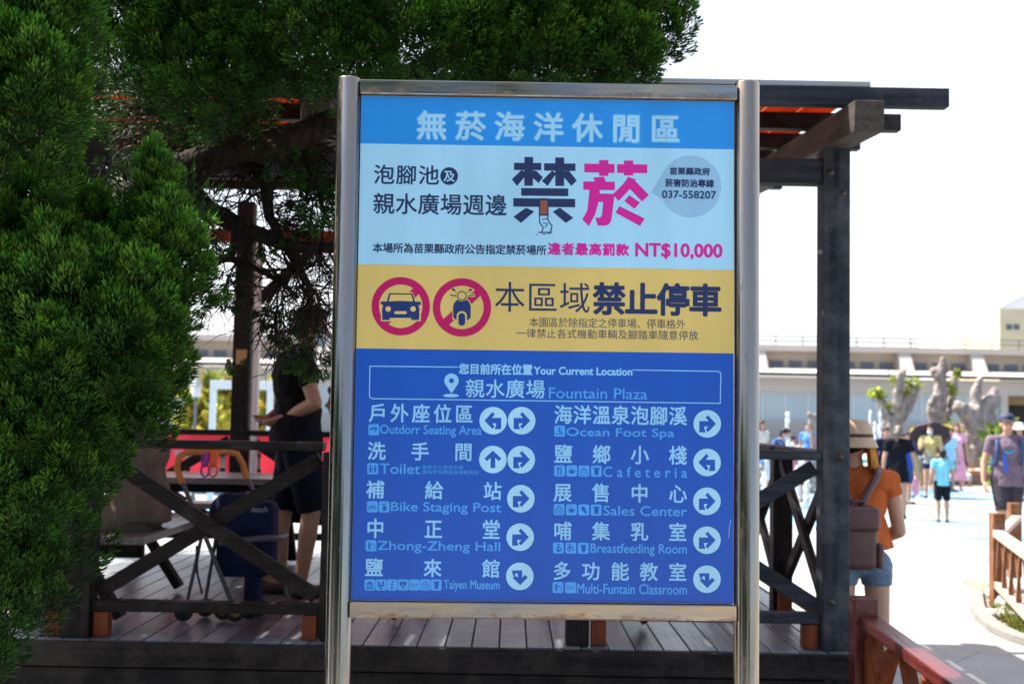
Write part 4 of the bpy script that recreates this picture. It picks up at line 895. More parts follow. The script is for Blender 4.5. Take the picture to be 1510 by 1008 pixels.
stub_tree('leafy tufted pollarded tree forking beside the wooden post', YT, 1312, 706, [[(1314, 712, .36, 0), (1316, 650, .30, 0), (1318, 622, .28, 0)], [(1316, 640, .26, 0), (1305, 605, .18, .1), (1296, 588, .15, .1), (1288, 578, .12, .1)], [(1318, 625, .26, 0), (1334, 600, .25, 0), (1343, 580, .24, 0), (1347, 572, .18, 0)], [(1322, 600, .16, -.2), (1326, 565, .15, -.2), (1329, 550, .14, -.2), (1330, 546, .11, -.2)]],
          ((1288, 578, .28), (1300, 585, .2), (1318, 562, .28), (1342, 566, .32), (1333, 570, .25), (1317, 600, .22), (1318, 618, .2), (1326, 582, .2)), 1)
stub_tree('tallest pale pollarded tree with knuckled upright stems behind the umbrella', YT + 1, 1386, 706, [[(1386, 712, .34, 0), (1384, 640, .3, 0), (1382, 612, .3, 0)], [(1382, 612, .28, 0), (1388, 580, .22, 0), (1386, 552, .22, 0), (1391, 540, .17, 0), (1391, 531, .12, 0)], [(1382, 552, .16, 0), (1379, 547, .14, 0)], [(1384, 612, .22, 0), (1372, 606, .16, -.1), (1370, 598, .1, -.1), (1378, 585, .1, -.1)],
          [(1388, 620, .2, .2), (1400, 605, .14, .2), (1404, 580, .13, .2), (1407, 560, .13, .2), (1409, 548, .12, .2)]], ((1405, 577, .24), (1410, 550, .16), (1395, 618, .2)), 2)
stub_tree('thickest gnarled grey pollarded trunk with knobbly crown beside the man in the navy cap', YT - 1, 1440, 712, [[(1437, 716, .52, 0), (1437, 690, .42, 0), (1440, 650, .42, 0), (1436, 620, .42, 0)], [(1436, 622, .4, 0), (1425, 608, .28, -.1), (1415, 600, .2, -.1), (1412, 595, .14, -.1)], [(1440, 615, .34, 0), (1439, 595, .18, 0), (1440, 575, .14, 0), (1446, 558, .11, 0)], [(1442, 620, .34, .1), (1452, 600, .28, .1), (1461, 590, .26, .1), (1466, 578, .16, .1)], [(1445, 650, .3, -.1), (1458, 630, .22, -.1), (1462, 618, .16, -.1)]], (), 3)
stub_tree('slender dark cut sapling just left of the wooden corner post', 30, 1200, 690, [[(1203, 700, .1, 0), (1200, 650, .09, 0), (1196, 625, .07, 0), (1194, 612, .09, 0)], [(1198, 630, .06, 0), (1203, 612, .09, 0)]], (), 4)

# planter kerb of the trees, low cobbled wall with blue bench, fountain jets
pk = thing('planter', 'low brown brick kerb around the stubby trees with towels left on it', 'planter', (P(1440, 710, 32.2).x, 32.2, 0))
KB = mat('brown_brick', (0.2, 0.12, 0.09), 0.85, 0, .25, (6, 6, 14))
MB().span((-2.0, 0, 0.002), (5.5, .35, .32)).build('kerb', KB, pk, .02); MB().span((-1.9, .36, .002), (5.4, 3.2, .27)).build('soil', mat('soil', (0.12, 0.09, 0.06), 0.95, 0, .3, (4, 4, 4)), pk)
for nm, px, c, lab in (('towel', 1436, (0.7, 0.2, 0.08), 'crumpled orange towel lying on the brown kerb'), ('towel', 1424, (0.75, 0.7, 0.6), 'cream cloth lying on the brown kerb beside the orange towel')):
    q = P(px, 702, 32.35); b = Blob()
    for k in range(6): b.ball((-.3 + .12 * k, .04 * math.sin(k * 2), .05 + .02 * math.sin(k * 3)), (.12, .12, .06), 10, 7)
    t = b.solid(nm, mat(nm + '_cloth', c, 0.8), None, .02, 2); t.location = (q.x, 32.38, .32); tag(t, lab, 'towel')
cw_ = thing('cobble_wall', 'low wall of pale rounded cobbles with a turquoise bench top near the fountain', 'wall', (P(1172, 670, 27.5).x, 27.5, 0))
COB = mat('cobble', (0.45, 0.4, 0.33), 0.85, 0, .35, (3, 3, 3)); b = MB(); g = random.Random(3)
for j in range(5):
    for i in range(34): b.ball((-1.9 + i * .115 + g.uniform(-.03, .03), g.uniform(-.04, .04), .07 + j * .12), (.075, .1, .07), 8, 5)
b.span((-1.95, -.02, .002), (2.0, .3, .62)); b.build('cobbles', COB, cw_); MB().span((.1, -.05, .70), (1.9, .35, .77)).build('bench_top', mat('turquoise_paint', (0.05, 0.4, 0.55), 0.5), cw_, .01)
WAT = mat('splash_water', (0.8, 0.85, 0.9), 0.15, trans=0); 
def jet(px, Y, h, seed):
    o = P(px, 690, Y); g = random.Random(seed); b = MB()
    for k in range(150):
        u = g.random() ** .7; z = h * u; r = .02 + .16 * (u * (1 - u) + .05); a = g.random() * 6.28; rr = g.random() * r; s = g.uniform(.008, .026); b.ball((rr * math.cos(a), rr * math.sin(a), z + .01), (s, s, s * g.uniform(1, 2.4)), 6, 4)
    for k in range(6): b.tube([(0, 0, 0), (.01 * math.cos(k), .01 * math.sin(k), h * .5), (.03 * math.cos(k), .03 * math.sin(k), h * (.8 + .03 * k))], [.018, .014, .006], 6)
    tag(b.build('fountain_jet', WAT, None, 0, (o.x, Y, 0)), 'white splashing water jet of the plaza fountain', 'fountain jet', 'fountain water jets', kind=None)
for k, (px, Y, hh) in enumerate(((1147, 22.5, .9), (1161, 25, 1.75), (1128, 23.5, .6), (1190, 23, .5), (1176, 24.2, .7), (1283, 33, 1.9), (1298, 34, 2.0), (1290, 30, 1.6), (1165, 21.8, .5))): jet(px, Y, hh, k)

# ------------------------------------------------------------------ fence, rocks, grass at the right
fc = thing('wooden_fence', 'brown sunlit garden fence with slanted struts beside the grass patch', 'fence', (P(1471, 890, 10.9).x, 10.9, 0))
fp = [(0, 0), (1.35, -2.2), (.62, 2.6)]
LIT = wood('lit_rail_wood', (0.5, 0.39, 0.31), (0.36, 0.26, 0.2), 'y', 0.6, (0.55, 0.46, 0.4))  # paler copy of the fence wood, sunlight on the rails put into the colour
MB().span((-.055, -.055, 0), (.055, .055, .82)).build('post', W_FENCE, fc, .006); q = P(1496, 800, 12.3) - fc.location
MB().span((q.x - .055, q.y - .055, 0), (q.x + .055, q.y + .055, P(1494, 741, 12.3).z)).build('post', W_FENCE, fc, .006)
a = Vector((-.015, -.058, .645)); c = Vector((-.58, -2.15, .645))
MB().beam(a, c, .09, .06).build('top_rail', LIT, fc, .005); MB().beam(a - Vector((0, 0, .45)), c - Vector((0, 0, .45)), .07, .06).build('bottom_rail', LIT, fc, .005)
MB().span((-.65, -2.27, 0), (-.54, -2.16, .82)).build('post', W_FENCE, fc, .006)
for k in range(5):
    for s in (0, 1):
        t0, t1 = (k + s * .9) / 5, (k + .45) / 5; p0 = a.lerp(c, t0) - Vector((0, 0, .415)); p1 = a.lerp(c, t1) - Vector((0, 0, .035)); off = Vector((.013, -.003, 0)) * (1 if s else -1)
        MB().beam(p0 + off, p1 + off, .05, .024, (1, -.27, 0)).build('strut', W_FENCE, fc, .003)
b0 = Vector((.02, .06, .60)); b1 = Vector((q.x, q.y - .06, .68)); mid = (b0 + b1) / 2 + Vector((.05, 0, -.03))
MB().beam(b0, b1, .09, .05).build('top_rail', LIT, fc, .005)
for k in range(3): p = b0.lerp(b1, .25 + .25 * k); MB().beam(p - Vector((.04, 0, .45)), p - Vector((0, 0, .03)), .022, .05, (1, 0, 0)).build('strut', W_FENCE, fc, .003)
ROCK = mat('pale_rock', (0.38, 0.365, 0.335), 0.9, 0, .3, (7, 7, 7), 0.6)
for k, (px, py, s) in enumerate(((1478, 880, .16), (1500, 868, .2), (1488, 898, .15), (1506, 895, .2), (1472, 905, .14), (1520, 880, .25), (1497, 910, .13))):
    Y = 2880 / (py + 4 - 626.5); o = P(px, py + 4, Y); b = Blob(); g = random.Random(k)
    for j in range(5): b.ball((g.uniform(-.5, .5) * s, g.uniform(-.5, .5) * s, s * g.uniform(.15, .5)), (s * g.uniform(.4, .7), s * g.uniform(.4, .7), s * g.uniform(.3, .5)), 10, 7)
    r = b.solid('rock', ROCK, None, .02, 1, (.03, 9)); r.location = (o.x, Y, 0); tag(r, 'pale angular rock at the foot of the brown fence', 'rock', 'rocks under the brown fence')
def gp(px, py): Y = 2880 / (py - (613 + (px - 755) * .0183)); return P(px, py, Y).x, Y
kp = [gp(*q) for q in ((1438, 872), (1441, 897), (1449, 911), (1469, 927), (1493, 938), (1530, 950), (1600, 966))]
kb = MB()
for (x0, y0), (x1, y1) in zip(kp, kp[1:]): kb.beam((x0, y0, .03), (x1, y1, .03), .12, .06)
for x, y in kp[1:-1]: kb.lathe([(.06, .0), (.06, .0585), (0, .0586)], (x, y, 0), 14)
tag(kb.build('kerb', mat('kerb_stone', (0.2, 0.185, 0.17), 0.9, 0, .2, (9, 9, 9)), None, .006), kind='structure')
tag(MB().add([(x + .05, y + .04, .012) for x, y in kp] + [(kp[-1][0] + 1.5, kp[-1][1] + 3.5, .012), (kp[0][0] + .2, kp[0][1] + .9, .012)], [tuple(range(len(kp) + 2))]).build('soil_bed', mat('pale_soil', (0.22, 0.18, 0.13), 0.95, 0, .3, (8, 8, 8)), None), kind='structure')
gs = Sprigs(); g = np.random.default_rng(5); n = 15000; pl = [(x + .07, y + .02) for x, y in kp[1:]] + [(5.2, 8.6), (5.2, 9.3), (4.25, 10.2)]
pp = []
while len(pp) < n:
    q = (g.uniform(3.75, 5.2), g.uniform(8.3, 11.4))
    if inside(q, pl) and noise.noise(Vector((q[0] * 2.2, q[1] * 2.2, 0))) > -.16: pp.append((q[0] + .08, q[1] + .05, .012))
p = np.array(pp); d = g.normal(0, .45, (n, 3)); d[:, 2] = 1; d = unit(d); l = .05 + .06 * g.random(n); w = unit(np.cross(d, g.normal(0, 1, (n, 3)))) * .007
C = np.zeros((n, 4, 4)); C[..., 3] = 1; C[..., 0] = g.random(n)[:, None]; C[..., 1] = g.random(n)[:, None]; C[..., 2] = g.random(n)[:, None]
gs.V = [np.stack([p - w, p + w, p + d * l[:, None] + w * .3, p + d * l[:, None] - w * .3], 1).reshape(-1, 3)]; gs.C = [C.reshape(-1, 4)]
tag(gs.build('grass', leaf_mat('grass_blade', (0.1, 0.15, 0.025), (0.3, 0.3, 0.07), .3), None, (0, 0, 0)), kind='stuff')

# ------------------------------------------------------------------ people
SKIN = mat('skin', (0.48, 0.27, 0.18), 0.55, 0, 0.06, (20, 20, 20)); SKIN_T = mat('skin_tanned', (0.33, 0.165, 0.1), 0.55, 0, 0.08, (20, 20, 20))
HAIR = mat('black_hair', (0.012, 0.01, 0.01), 0.45, 0, .4, (60, 60, 10), .3, spec=.25); HAIRB = mat('brown_hair', (0.07, 0.03, 0.018), 0.45, 0, .4, (60, 60, 10)); HAIRG = mat('greyish_brown_hair', (0.13, 0.095, 0.08), 0.5, 0, .4, (60, 60, 10))
EYEM = mat('eye_dark', (0.01, 0.008, 0.008), 0.2); MASK = mat('mask_blue', (0.45, 0.62, 0.72), 0.8); LIP = mat('lip', (0.35, 0.12, 0.1), 0.5)
def cloth(name, c, var=.18): return mat(name, c, 0.9, 0, var, (14, 14, 5), 0.45, spec=.1)
J0 = dict(hipL=(.088, 0, .90), hipR=(-.088, 0, .90), kneL=(.095, -.01, .48), kneR=(-.095, -.01, .48), ankL=(.095, .02, .085), ankR=(-.095, .02, .085), toeL=(.11, -.15, .03), toeR=(-.11, -.15, .03),
          pel=(0, 0, .96), abd=(0, -.005, 1.09), che=(0, .0, 1.26), shL=(.185, .01, 1.385), shR=(-.185, .01, 1.385), elL=(.235, .03, 1.10), elR=(-.235, .03, 1.10), wrL=(.25, -.04, .86), wrR=(-.25, -.04, .86),
          haL=(.25, -.06, .78), haR=(-.25, -.06, .78), nek=(0, .01, 1.43), hed=(0, -.01, 1.575))
def hand(b, wr, ha, side, s, curl=.5):
    wr, ha = Vector(wr), Vector(ha); d = (ha - wr).normalized(); sd = Vector(side); sd = (sd - d * sd.dot(d)).normalized(); nm = d.cross(sd)
    for k in (-1.5, -.5, .5, 1.5):
        kn = wr + d * (.085 - abs(k) * .004) * s + sd * (k * .019) * s
        b.limb2(wr + sd * k * .010 * s, kn, .016 * s, .0115 * s)
        L = (.078 - .010 * abs(k - .3)) * s; m1 = kn + (d * math.cos(curl * .5) + nm * math.sin(curl * .5) + sd * k * .05).normalized() * L * .5; m2 = m1 + (d * math.cos(curl * 1.4) + nm * math.sin(curl * 1.4)).normalized() * L * .5
        b.limb2(kn, m1, .0105 * s, .009 * s); b.limb2(m1, m2, .009 * s, .0075 * s)
    t0 = wr + d * .03 * s - sd * .022 * s; t1 = t0 + (d * .6 - sd * .8 + nm * .3).normalized() * .042 * s; t2 = t1 + (d * .95 - sd * .25 + nm * .3).normalized() * .032 * s
    b.limb2(t0, t1, .0145 * s, .0115 * s); b.limb2(t1, t2, .0115 * s, .0085 * s)
def person(label, loc, rz, h, J=None, skin=None, hair=None, hairstyle='short', top=None, sleeve=.55, tophem=.86, bottom=None, bhem=.55, skirt=None, mask=False, shoes=None, vox=.014, fem=False, curl=.5, hand_side=(1, 1), build=1.0, group=None, eyes=True, cap=None, hemw=.178):
    s = h / 1.7; j = {k: Vector(v) * s for k, v in {**J0, **(J or {})}.items()}; skin = skin or SKIN
    t = thing('person', label, 'person', loc, rz, group); W_ = build * (.93 if fem else 1)
    tw = (j['shL'] - j['shR']).normalized(); back = Vector((0, 0, 1)).cross(tw)
    spine = (j['nek'] - j['pel']).normalized(); rx = Matrix((tw, (spine.cross(tw)).normalized(), spine)).transposed(); rx.col[1] = rx.col[2].cross(rx.col[0])
    b = Blob()
    def torso(b, g, pelv=True):
        if pelv: b.ball(j['pel'], ((.155 * W_ + g) * s, (.115 * W_ + g) * s, (.13 + g) * s), 16, 10, 0, rx)
        b.ball(j['abd'], ((.135 * W_ + g) * s, (.10 * W_ + g) * s, (.15 + g) * s), 16, 10, 0, rx)
        b.ball(j['che'], ((.165 * W_ + g) * s, (.115 * W_ + g) * s, (.17 + g) * s), 16, 10, 0, rx)
        for q in 'LR': b.limb2(j['che'].lerp(j['nek'], .75), j['sh' + q], (.07 + g) * s, (.054 + g) * s)
        if fem:
            for q in (-1, 1): b.ball(j['che'] + rx @ Vector((q * .065, -.085, .0)) * s, (.06 + g) * s, 12, 8)
    torso(b, 0)
    b.limb2(j['che'].lerp(j['nek'], .7), j['hed'] - spine * .05 * s, .056 * s, .05 * s)
    hd = j['hed']; hv = (j['hed'] - j['nek']); hr = Matrix.Rotation(math.atan2(-hv.y - .02 * s, hv.z) * .6, 3, 'X') if 'hturn' not in (J or {}) else Matrix.Rotation(R(J['hturn'][0]), 3, 'Z')
    def H(x, y, z): return hd + hr @ Vector((x, y, z)) * s
    b.ball(H(0, .01, .03), (.076 * s, .094 * s, .092 * s), 18, 12, 0, hr); b.ball(H(0, -.022, -.035), (.06 * s, .068 * s, .078 * s), 16, 10, 0, hr); b.ball(H(0, -.06, -.085), (.028 * s, .025 * s, .022 * s), 10, 7, 0, hr)
    b.limb2(H(0, -.084, .02), H(0, -.104, -.018), .009 * s, .013 * s)
    for q in (-1, 1): b.ball(H(q * .077, .015, -.005), (.012 * s, .022 * s, .034 * s), 10, 7, 0, hr); b.ball(H(q * .03, -.078, .03), (.022 * s, .012 * s, .008 * s), 8, 6, 0, hr)
    for q, sg in (('L', 1), ('R', -1)):
        b.limb2(j['hip' + q], j['kne' + q], .088 * s * W_, .056 * s); b.limb2(j['kne' + q], j['kne' + q].lerp(j['ank' + q], .35), .055 * s, .056 * s); b.limb2(j['kne' + q].lerp(j['ank' + q], .35), j['ank' + q], .055 * s, .036 * s)
        b.limb2(j['ank' + q] - Vector((0, 0, .035 * s)), j['toe' + q], .036 * s, .03 * s)
        b.limb2(j['sh' + q], j['el' + q], .05 * s * W_, .04 * s); b.limb2(j['el' + q], j['el' + q].lerp(j['wr' + q], .3), .041 * s, .041 * s); b.limb2(j['el' + q].lerp(j['wr' + q], .3), j['wr' + q], .041 * s, .027 * s)
        if vox <= .009: hand(b, j['wr' + q], j['ha' + q], Vector((0, -sg, 0)) if hand_side is None or abs((j['ha' + q] - j['wr' + q]).normalized().y) < .8 else Vector((sg, 0, 0)), s, curl)
        else:
            b.limb2(j['wr' + q], j['ha' + q], .028 * s, .026 * s)
            dd = (j['ha' + q] - j['wr' + q]).normalized(); fw = Vector((0, -1, 0)) if abs(dd.y) < .8 else Vector((1, 0, 0))
            for k in (-1.5, -.5, .5, 1.5): b.limb2(j['ha' + q] + fw * k * .016 * s, j['ha' + q] + (dd * .075 + fw * k * .024) * s, .011 * s, .008 * s)
            b.limb2(j['wr' + q] + dd * .02 * s, j['wr' + q] + (dd * .06 + fw * .05) * s, .013 * s, .01 * s)
    b.solid('body', skin, t, vox, 2)
    if top:
        b = Blob(); torso(b, .014, tophem < .96); pd = j['pel'] + Vector((0, 0, (tophem - .96) * s)) if tophem < .96 else j['pel'].lerp(j['abd'], (tophem - .96) / .13)
        b.cone(j['abd'] if tophem < .96 else j['che'].lerp(j['abd'], .4), pd, (.15 * W_ + .012) * s, (hemw * W_ + .012) * s, 20, 0, True, True, .75, tw)
        for q in 'LR':
            e = j['sh' + q].lerp(j['el' + q], min(1, sleeve)); b.limb2(j['sh' + q], e, .062 * s, .063 * s, True, False)
            if sleeve > 1: b.limb2(j['el' + q], j['el' + q].lerp(j['wr' + q], sleeve - 1), .055 * s, .045 * s, True, False)
        b.solid('shirt', top, t, min(vox, .011), 2, ((.012 if vox < .01 else .006) * s, 9))
    if bottom:
        b = Blob(); b.ball(j['pel'], (.168 * W_ * s, .13 * W_ * s, .13 * s), 16, 10, 0, rx)
        for q in 'LR':
            f = min(1, (.90 - bhem) / .42); e = j['hip' + q].lerp(j['kne' + q], f); b.limb2(j['hip' + q], e, .108 * s * W_, (.085 if bhem > .5 else .078) * s, True, f >= 1 and bhem < .45)
            if bhem < .45: b.limb2(j['kne' + q], j['kne' + q].lerp(j['ank' + q], min(.95, (.48 - bhem) / .4)), .078 * s, .062 * s, True, False)
        b.solid('shorts' if bhem > .4 else 'trousers', bottom, t, min(vox, .011), 2, (.006 * s, 9))
    if skirt:
        m, hem, wd = skirt; b = Blob(); b.cone(j['abd'], Vector((j['pel'].x, j['pel'].y, hem * s)), .145 * s, wd * s, 24, 0, True, True, .8, tw); b.ball(j['pel'], (.175 * W_ * s, .135 * s, .13 * s), 16, 10, 0, rx); b.solid('skirt', m, t, min(vox, .012), 2, (.008 * s, 8))
    hm = hair or HAIR
    if hairstyle != 'none':
        b = Blob(); b.ball(H(0, .022, .045), (.085 * s, .098 * s, .09 * s), 16, 10, 0, hr); b.ball(H(0, .05, .0 if hairstyle != 'up' else .03), (.078 * s, .065 * s, (.085 if hairstyle != 'up' else .06) * s), 14, 9, 0, hr); b.ball(H(0, -.03, .09), (.06 * s, .06 * s, .035 * s), 12, 8, 0, hr)
        if hairstyle == 'long':
            b.limb2(H(0, .05, -.02), H(0, .075, -.24), .075 * s, .06 * s)
            for q in (-1, 1): b.limb2(H(q * .07, .01, .02), H(q * .075, .0, -.2), .03 * s, .03 * s)
        if hairstyle == 'tail': b.limb2(H(0, .1, .05), H(.03, .15, -.02), .035 * s, .045 * s); b.limb2(H(.03, .15, -.02), H(.04, .13, -.16), .045 * s, .02 * s)
        if hairstyle == 'bob':
            b.limb2(H(0, .05, -.0), H(0, .06, -.10), .085 * s, .075 * s)
        b.solid('hair', hm, t, min(vox, .01), 1, (.008 * s, 22))
    if eyes:
        for q in (-1, 1): MB().ball(H(q * .03, -.082, .012), (.013 * s, .007 * s, .007 * s), 10, 7, 0, hr).build('eye', EYEM, t)
        if not mask: MB().ball(H(0, -.083, -.058), (.024 * s, .008 * s, .006 * s), 10, 7, 0, hr).build('mouth', LIP, t)
    if mask: b = Blob(); b.ball(H(0, -.04, -.05), (.062 * s, .068 * s, .058 * s), 16, 10, 0, hr); b.solid('face_mask', MASK, t, .006, 1)
    if cap:
        cp = MB(); cp.lathe([(.094 * s, 0), (.094 * s, .03 * s), (.08 * s, .065 * s), (.045 * s, .088 * s), (0, .094 * s)], H(0, .008, .055), 20, 0, hr); cp.build('cap', cap, t)
        bm = MB(); n = 12
        for k in range(n + 1):
            a = math.pi * (1 + k / n); bm.v += [tuple(H(.088 * math.cos(a), .008 + .092 * math.sin(a), .062)), tuple(H(.092 * math.cos(a), .008 + (.092 + .075 * abs(math.sin(a))) * math.sin(a), .052)), tuple(H(.088 * math.cos(a), .008 + .09 * math.sin(a), .056)), tuple(H(.092 * math.cos(a), .008 + (.092 + .075 * abs(math.sin(a))) * math.sin(a), .046))]
        for k in range(n):
            o = k * 4
            for f in ((0, 1, 5, 4), (2, 6, 7, 3), (1, 3, 7, 5)): bm.f.append(tuple(o + x for x in f)); bm.m.append(0); bm.sm.append(True)
        bm.build('cap_brim', cap, t)
    if shoes:
        for q, sg in (('L', 1), ('R', -1)):
            b = Blob(); a = j['ank' + q] - Vector((0, 0, .045 * s)); b.limb2(Vector((a.x, a.y + .02 * s, a.z - .005 * s)), j['toe' + q], .044 * s, .036 * s, True, True); b.solid('shoe', shoes, t, .012, 1)
    t['_j'] = 0; del t['_j']
    return t, j, H, s
def gpos(px, py): x, Y = gp(px, py); return (x, Y, 0)

# the woman in orange behind the corner post
OR = cloth('orange_blouse', (0.46, 0.11, 0.03)); DEN = mat('blue_denim', (0.13, 0.2, 0.3), 0.85, 0, .25, (60, 60, 60)); MAUVE = mat('mauve_bag_leather', (0.09, 0.035, 0.036), 0.5, 0, .2, (8, 8, 8), .2); TAN = mat('straw_hat', (0.5, 0.36, 0.24), 0.85, 0, .1, (90, 90, 160), .25)
OC = Vector((P(1266, 640, 6.6).x, 6.6, 0))
t, j, H, s = person('woman in orange cap sleeve blouse and denim shorts seen from behind beside the corner post', OC, R(180), 1.58, dict(elR=(-.235, .0, 1.10), wrR=(-.13, -.2, 1.02), haR=(-.08, -.26, 1.06), elL=(.2, -.03, 1.10), wrL=(.12, -.2, 1.06), haL=(.07, -.26, 1.08), hed=(.03, -.01, 1.575), nek=(.018, .01, 1.43), shR=(-.178, .01, 1.385), shL=(.165, .01, 1.385), hipR=(-.10, 0, .90), kneR=(-.125, -.01, .48), ankR=(-.125, .02, .085), toeR=(-.135, -.15, .03)),
    SKIN, HAIR, 'up', OR, .30, 1.0, DEN, .79, None, False, mat('black_shoe', (0.02, 0.02, 0.02), 0.5), .0085, True, .9, build=.98, eyes=False, hemw=.215)
MB().lathe([(.142 * s, -.03), (.128 * s, -.002), (.112 * s, .022), (.108 * s, .07), (.085 * s, .108), (0, .12)], H(0, .01, .035), 32).build('sun_hat', TAN, t); MB().lathe([(.1135 * s, .024), (.1125 * s, .042)], H(0, .01, .035), 32).build('hat_band', mat('hat_band_dark', (0.05, 0.03, 0.025), 0.7), t)
fl = MB(); nu, nv = 26, 7
for v in range(nv):
    for u in range(nu):
        a = R(120 + 100 * u / (nu - 1)); ru = .012 * math.sin(u * 1.5 + v * .5) * (v / (nv - 1)); rr = .102 + .028 * (v / (nv - 1)) ** .6 + ru
        fl.v.append(tuple(H(rr * math.cos(a), .02 + rr * math.sin(-a) * -1, .045 - .165 * v / (nv - 1) + .008 * math.sin(u * .9))))
fl.f = [(v * nu + u, v * nu + u + 1, (v + 1) * nu + u + 1, (v + 1) * nu + u) for v in range(nv - 1) for u in range(nu - 1)]; fl.m = [0] * len(fl.f); fl.sm = [True] * len(fl.f)
o = fl.build('hat_flap', mat('orange_hat_flap', (0.6, 0.26, 0.04), 0.8, 0, .3, (20, 20, 20), trans=.3), t); so = o.modifiers.new('s', 'SOLIDIFY'); so.thickness = .004
bp = thing('backpack', 'mauve brown leather flap backpack hanging low on the back of the woman in orange', 'backpack', OC + Vector((-.06, -.18, 0)), R(180))
def rb_(c, d, r=.03, vox=.012, m=MAUVE, name='bag', par=None, rot=None):
    b = MB().box(c, d, rot); o = b.build(name, m, par); bv = o.modifiers.new('b', 'BEVEL'); bv.width = r; bv.segments = 4; o.data.polygons.foreach_set('use_smooth', [True] * len(o.data.polygons)); return o
rb_((.0, .02, .985), (.195, .10, .30), .04, name='bag_body', par=bp); rb_((.0, .035, 1.10), (.205, .12, .13), .03, name='flap', par=bp)
for s_ in (-1, 1): rb_((s_ * .108, .02, .91), (.04, .085, .13), .018, name='side_pocket', par=bp)
MB().tube([(-.02, .01, 1.15), (-.05, -.01, 1.22), (-.115, -.045, 1.31), (-.15, -.12, 1.355), (-.15, -.24, 1.32)], .021, 8).build('shoulder_strap', MAUVE, bp); MB().tube([(.02, .01, 1.15), (.05, -.01, 1.22), (.115, -.045, 1.31), (.15, -.12, 1.355), (.15, -.24, 1.32)], .021, 8).build('shoulder_strap', MAUVE, bp)
MB().tube([(-.035, 0.02, 1.15), (-.03, .02, 1.19), (.03, .02, 1.19), (.035, .02, 1.15)], .009, 8).build('carry_loop', MAUVE, bp)

# the man in black on the deck
BLK = cloth('black_tshirt', (0.006, 0.006, 0.008)); NAVS = cloth('dark_navy_shorts', (0.006, 0.007, 0.016))
MP = Vector((P(434, 870, 7.3).x, 7.3, ZD))
person('man in black t-shirt and dark knee shorts standing on the deck, hands behind his back', MP, R(108), 1.72, dict(pel=(0, .02, .96), abd=(0, .01, 1.10), che=(0, .03, 1.27), shR=(-.19, .03, 1.38), shL=(.19, .0, 1.38), elR=(-.27, -.05, 1.12), wrR=(-.11, .09, 1.04), haR=(-.07, .16, 1.0), elL=(.27, .0, 1.13), wrL=(.12, .16, 1.03), haL=(.06, .2, 1.01), nek=(0, -.005, 1.43), hed=(0, -.06, 1.57),
    kneR=(-.10, -.07, .49), ankR=(-.10, -.02, .085), toeR=(-.11, -.19, .03), kneL=(.09, .06, .49), ankL=(.09, .14, .095), toeL=(.10, -.02, .03)), SKIN_T, HAIR, 'short', BLK, .62, .84, NAVS, .47, None, True, mat('brown_sandal', (0.06, 0.03, 0.02), 0.6), .0085, False, .45, build=1.12)
# seated people, mostly hidden
SEAT = dict(hipL=(.09, 0, .5), hipR=(-.09, 0, .5), pel=(0, .02, .55), abd=(0, .03, .69), che=(0, .02, .86), shL=(.185, 0, .98), shR=(-.185, 0, .98), elL=(.23, -.08, .72), elR=(-.23, -.08, .72), wrL=(.16, -.28, .62), wrR=(-.16, -.28, .62), haL=(.13, -.35, .62), haR=(-.13, -.35, .62), nek=(0, -.01, 1.03), hed=(0, -.05, 1.17),
            kneL=(.12, -.42, .50), kneR=(-.12, -.42, .50), ankL=(.12, -.40, .085), ankR=(-.12, -.40, .085), toeL=(.12, -.56, .03), toeR=(-.12, -.56, .03))
person('seated person in grey brown shorts on the bench behind the hedge, mostly hidden by leaves', (-2.0, 6.55, ZD), R(-90), 1.7, SEAT, SKIN, HAIR, 'short', cloth('taupe_top', (0.16, 0.12, 0.1)), .6, .9, cloth('taupe_trousers', (0.2, 0.155, 0.13)), .3, None, False, mat('grey_shoe', (0.2, 0.2, 0.2), 0.6), .012, build=1.25)
person('seated person in dark blue shorts half hidden behind the left steel post of the sign', (P(512, 760, 7.6).x, 7.6, ZD), R(-80), 1.66, SEAT, SKIN_T, HAIR, 'short', cloth('grey_top', (0.2, 0.2, 0.22)), .6, .9, cloth('navy_shorts', (0.012, 0.018, 0.045)), .5, None, False, mat('grey_shoe2', (0.2, 0.2, 0.2), 0.6), .012)

# plaza people
person('man in purple grey t-shirt, dark shorts and navy cap walking towards the fence', (P(1486, 800, 15.4).x, 15.4, 0), R(-8), 1.73, dict(elL=(.26, .0, 1.1), wrL=(.29, -.05, .87), haL=(.29, -.07, .79), elR=(-.27, .02, 1.1), wrR=(-.29, -.04, .87), haR=(-.28, -.07, .79), kneR=(-.09, -.10, .50), ankR=(-.09, -.12, .09), toeR=(-.1, -.28, .04), kneL=(.09, .02, .48), ankL=(.1, .14, .12), toeL=(.1, -.01, .03)),
    SKIN, HAIR, 'short', cloth('purple_grey_tshirt', (0.16, 0.12, 0.16)), .55, .82, cloth('dark_cargo_shorts', (0.05, 0.045, 0.06)), .5, None, False, mat('dark_shoe', (0.03, 0.03, 0.03), 0.6), .009, False, .6, build=1.12, cap=mat('navy_cap', (0.02, 0.03, 0.07), 0.7))
mt = [o for o in bpy.data.objects if o.get('label', '').startswith('man in purple')][0]
def shirt_mark(pts, m, name, y0):
    q = MB(); n = len(pts); f = [(x, y0 + yo, z) for x, z, yo in pts]; bk = [(x, y0 + .004 + yo, z) for x, z, yo in pts]; q.add(f + bk, [tuple(range(n)), tuple(range(2 * n - 1, n - 1, -1))] + [(i, n + i, n + (i + 1) % n, (i + 1) % n) for i in range(n)]); q.build(name, m, mt)
CY = mat('shirt_print_blue', (0.02, 0.28, 0.55), 0.7)
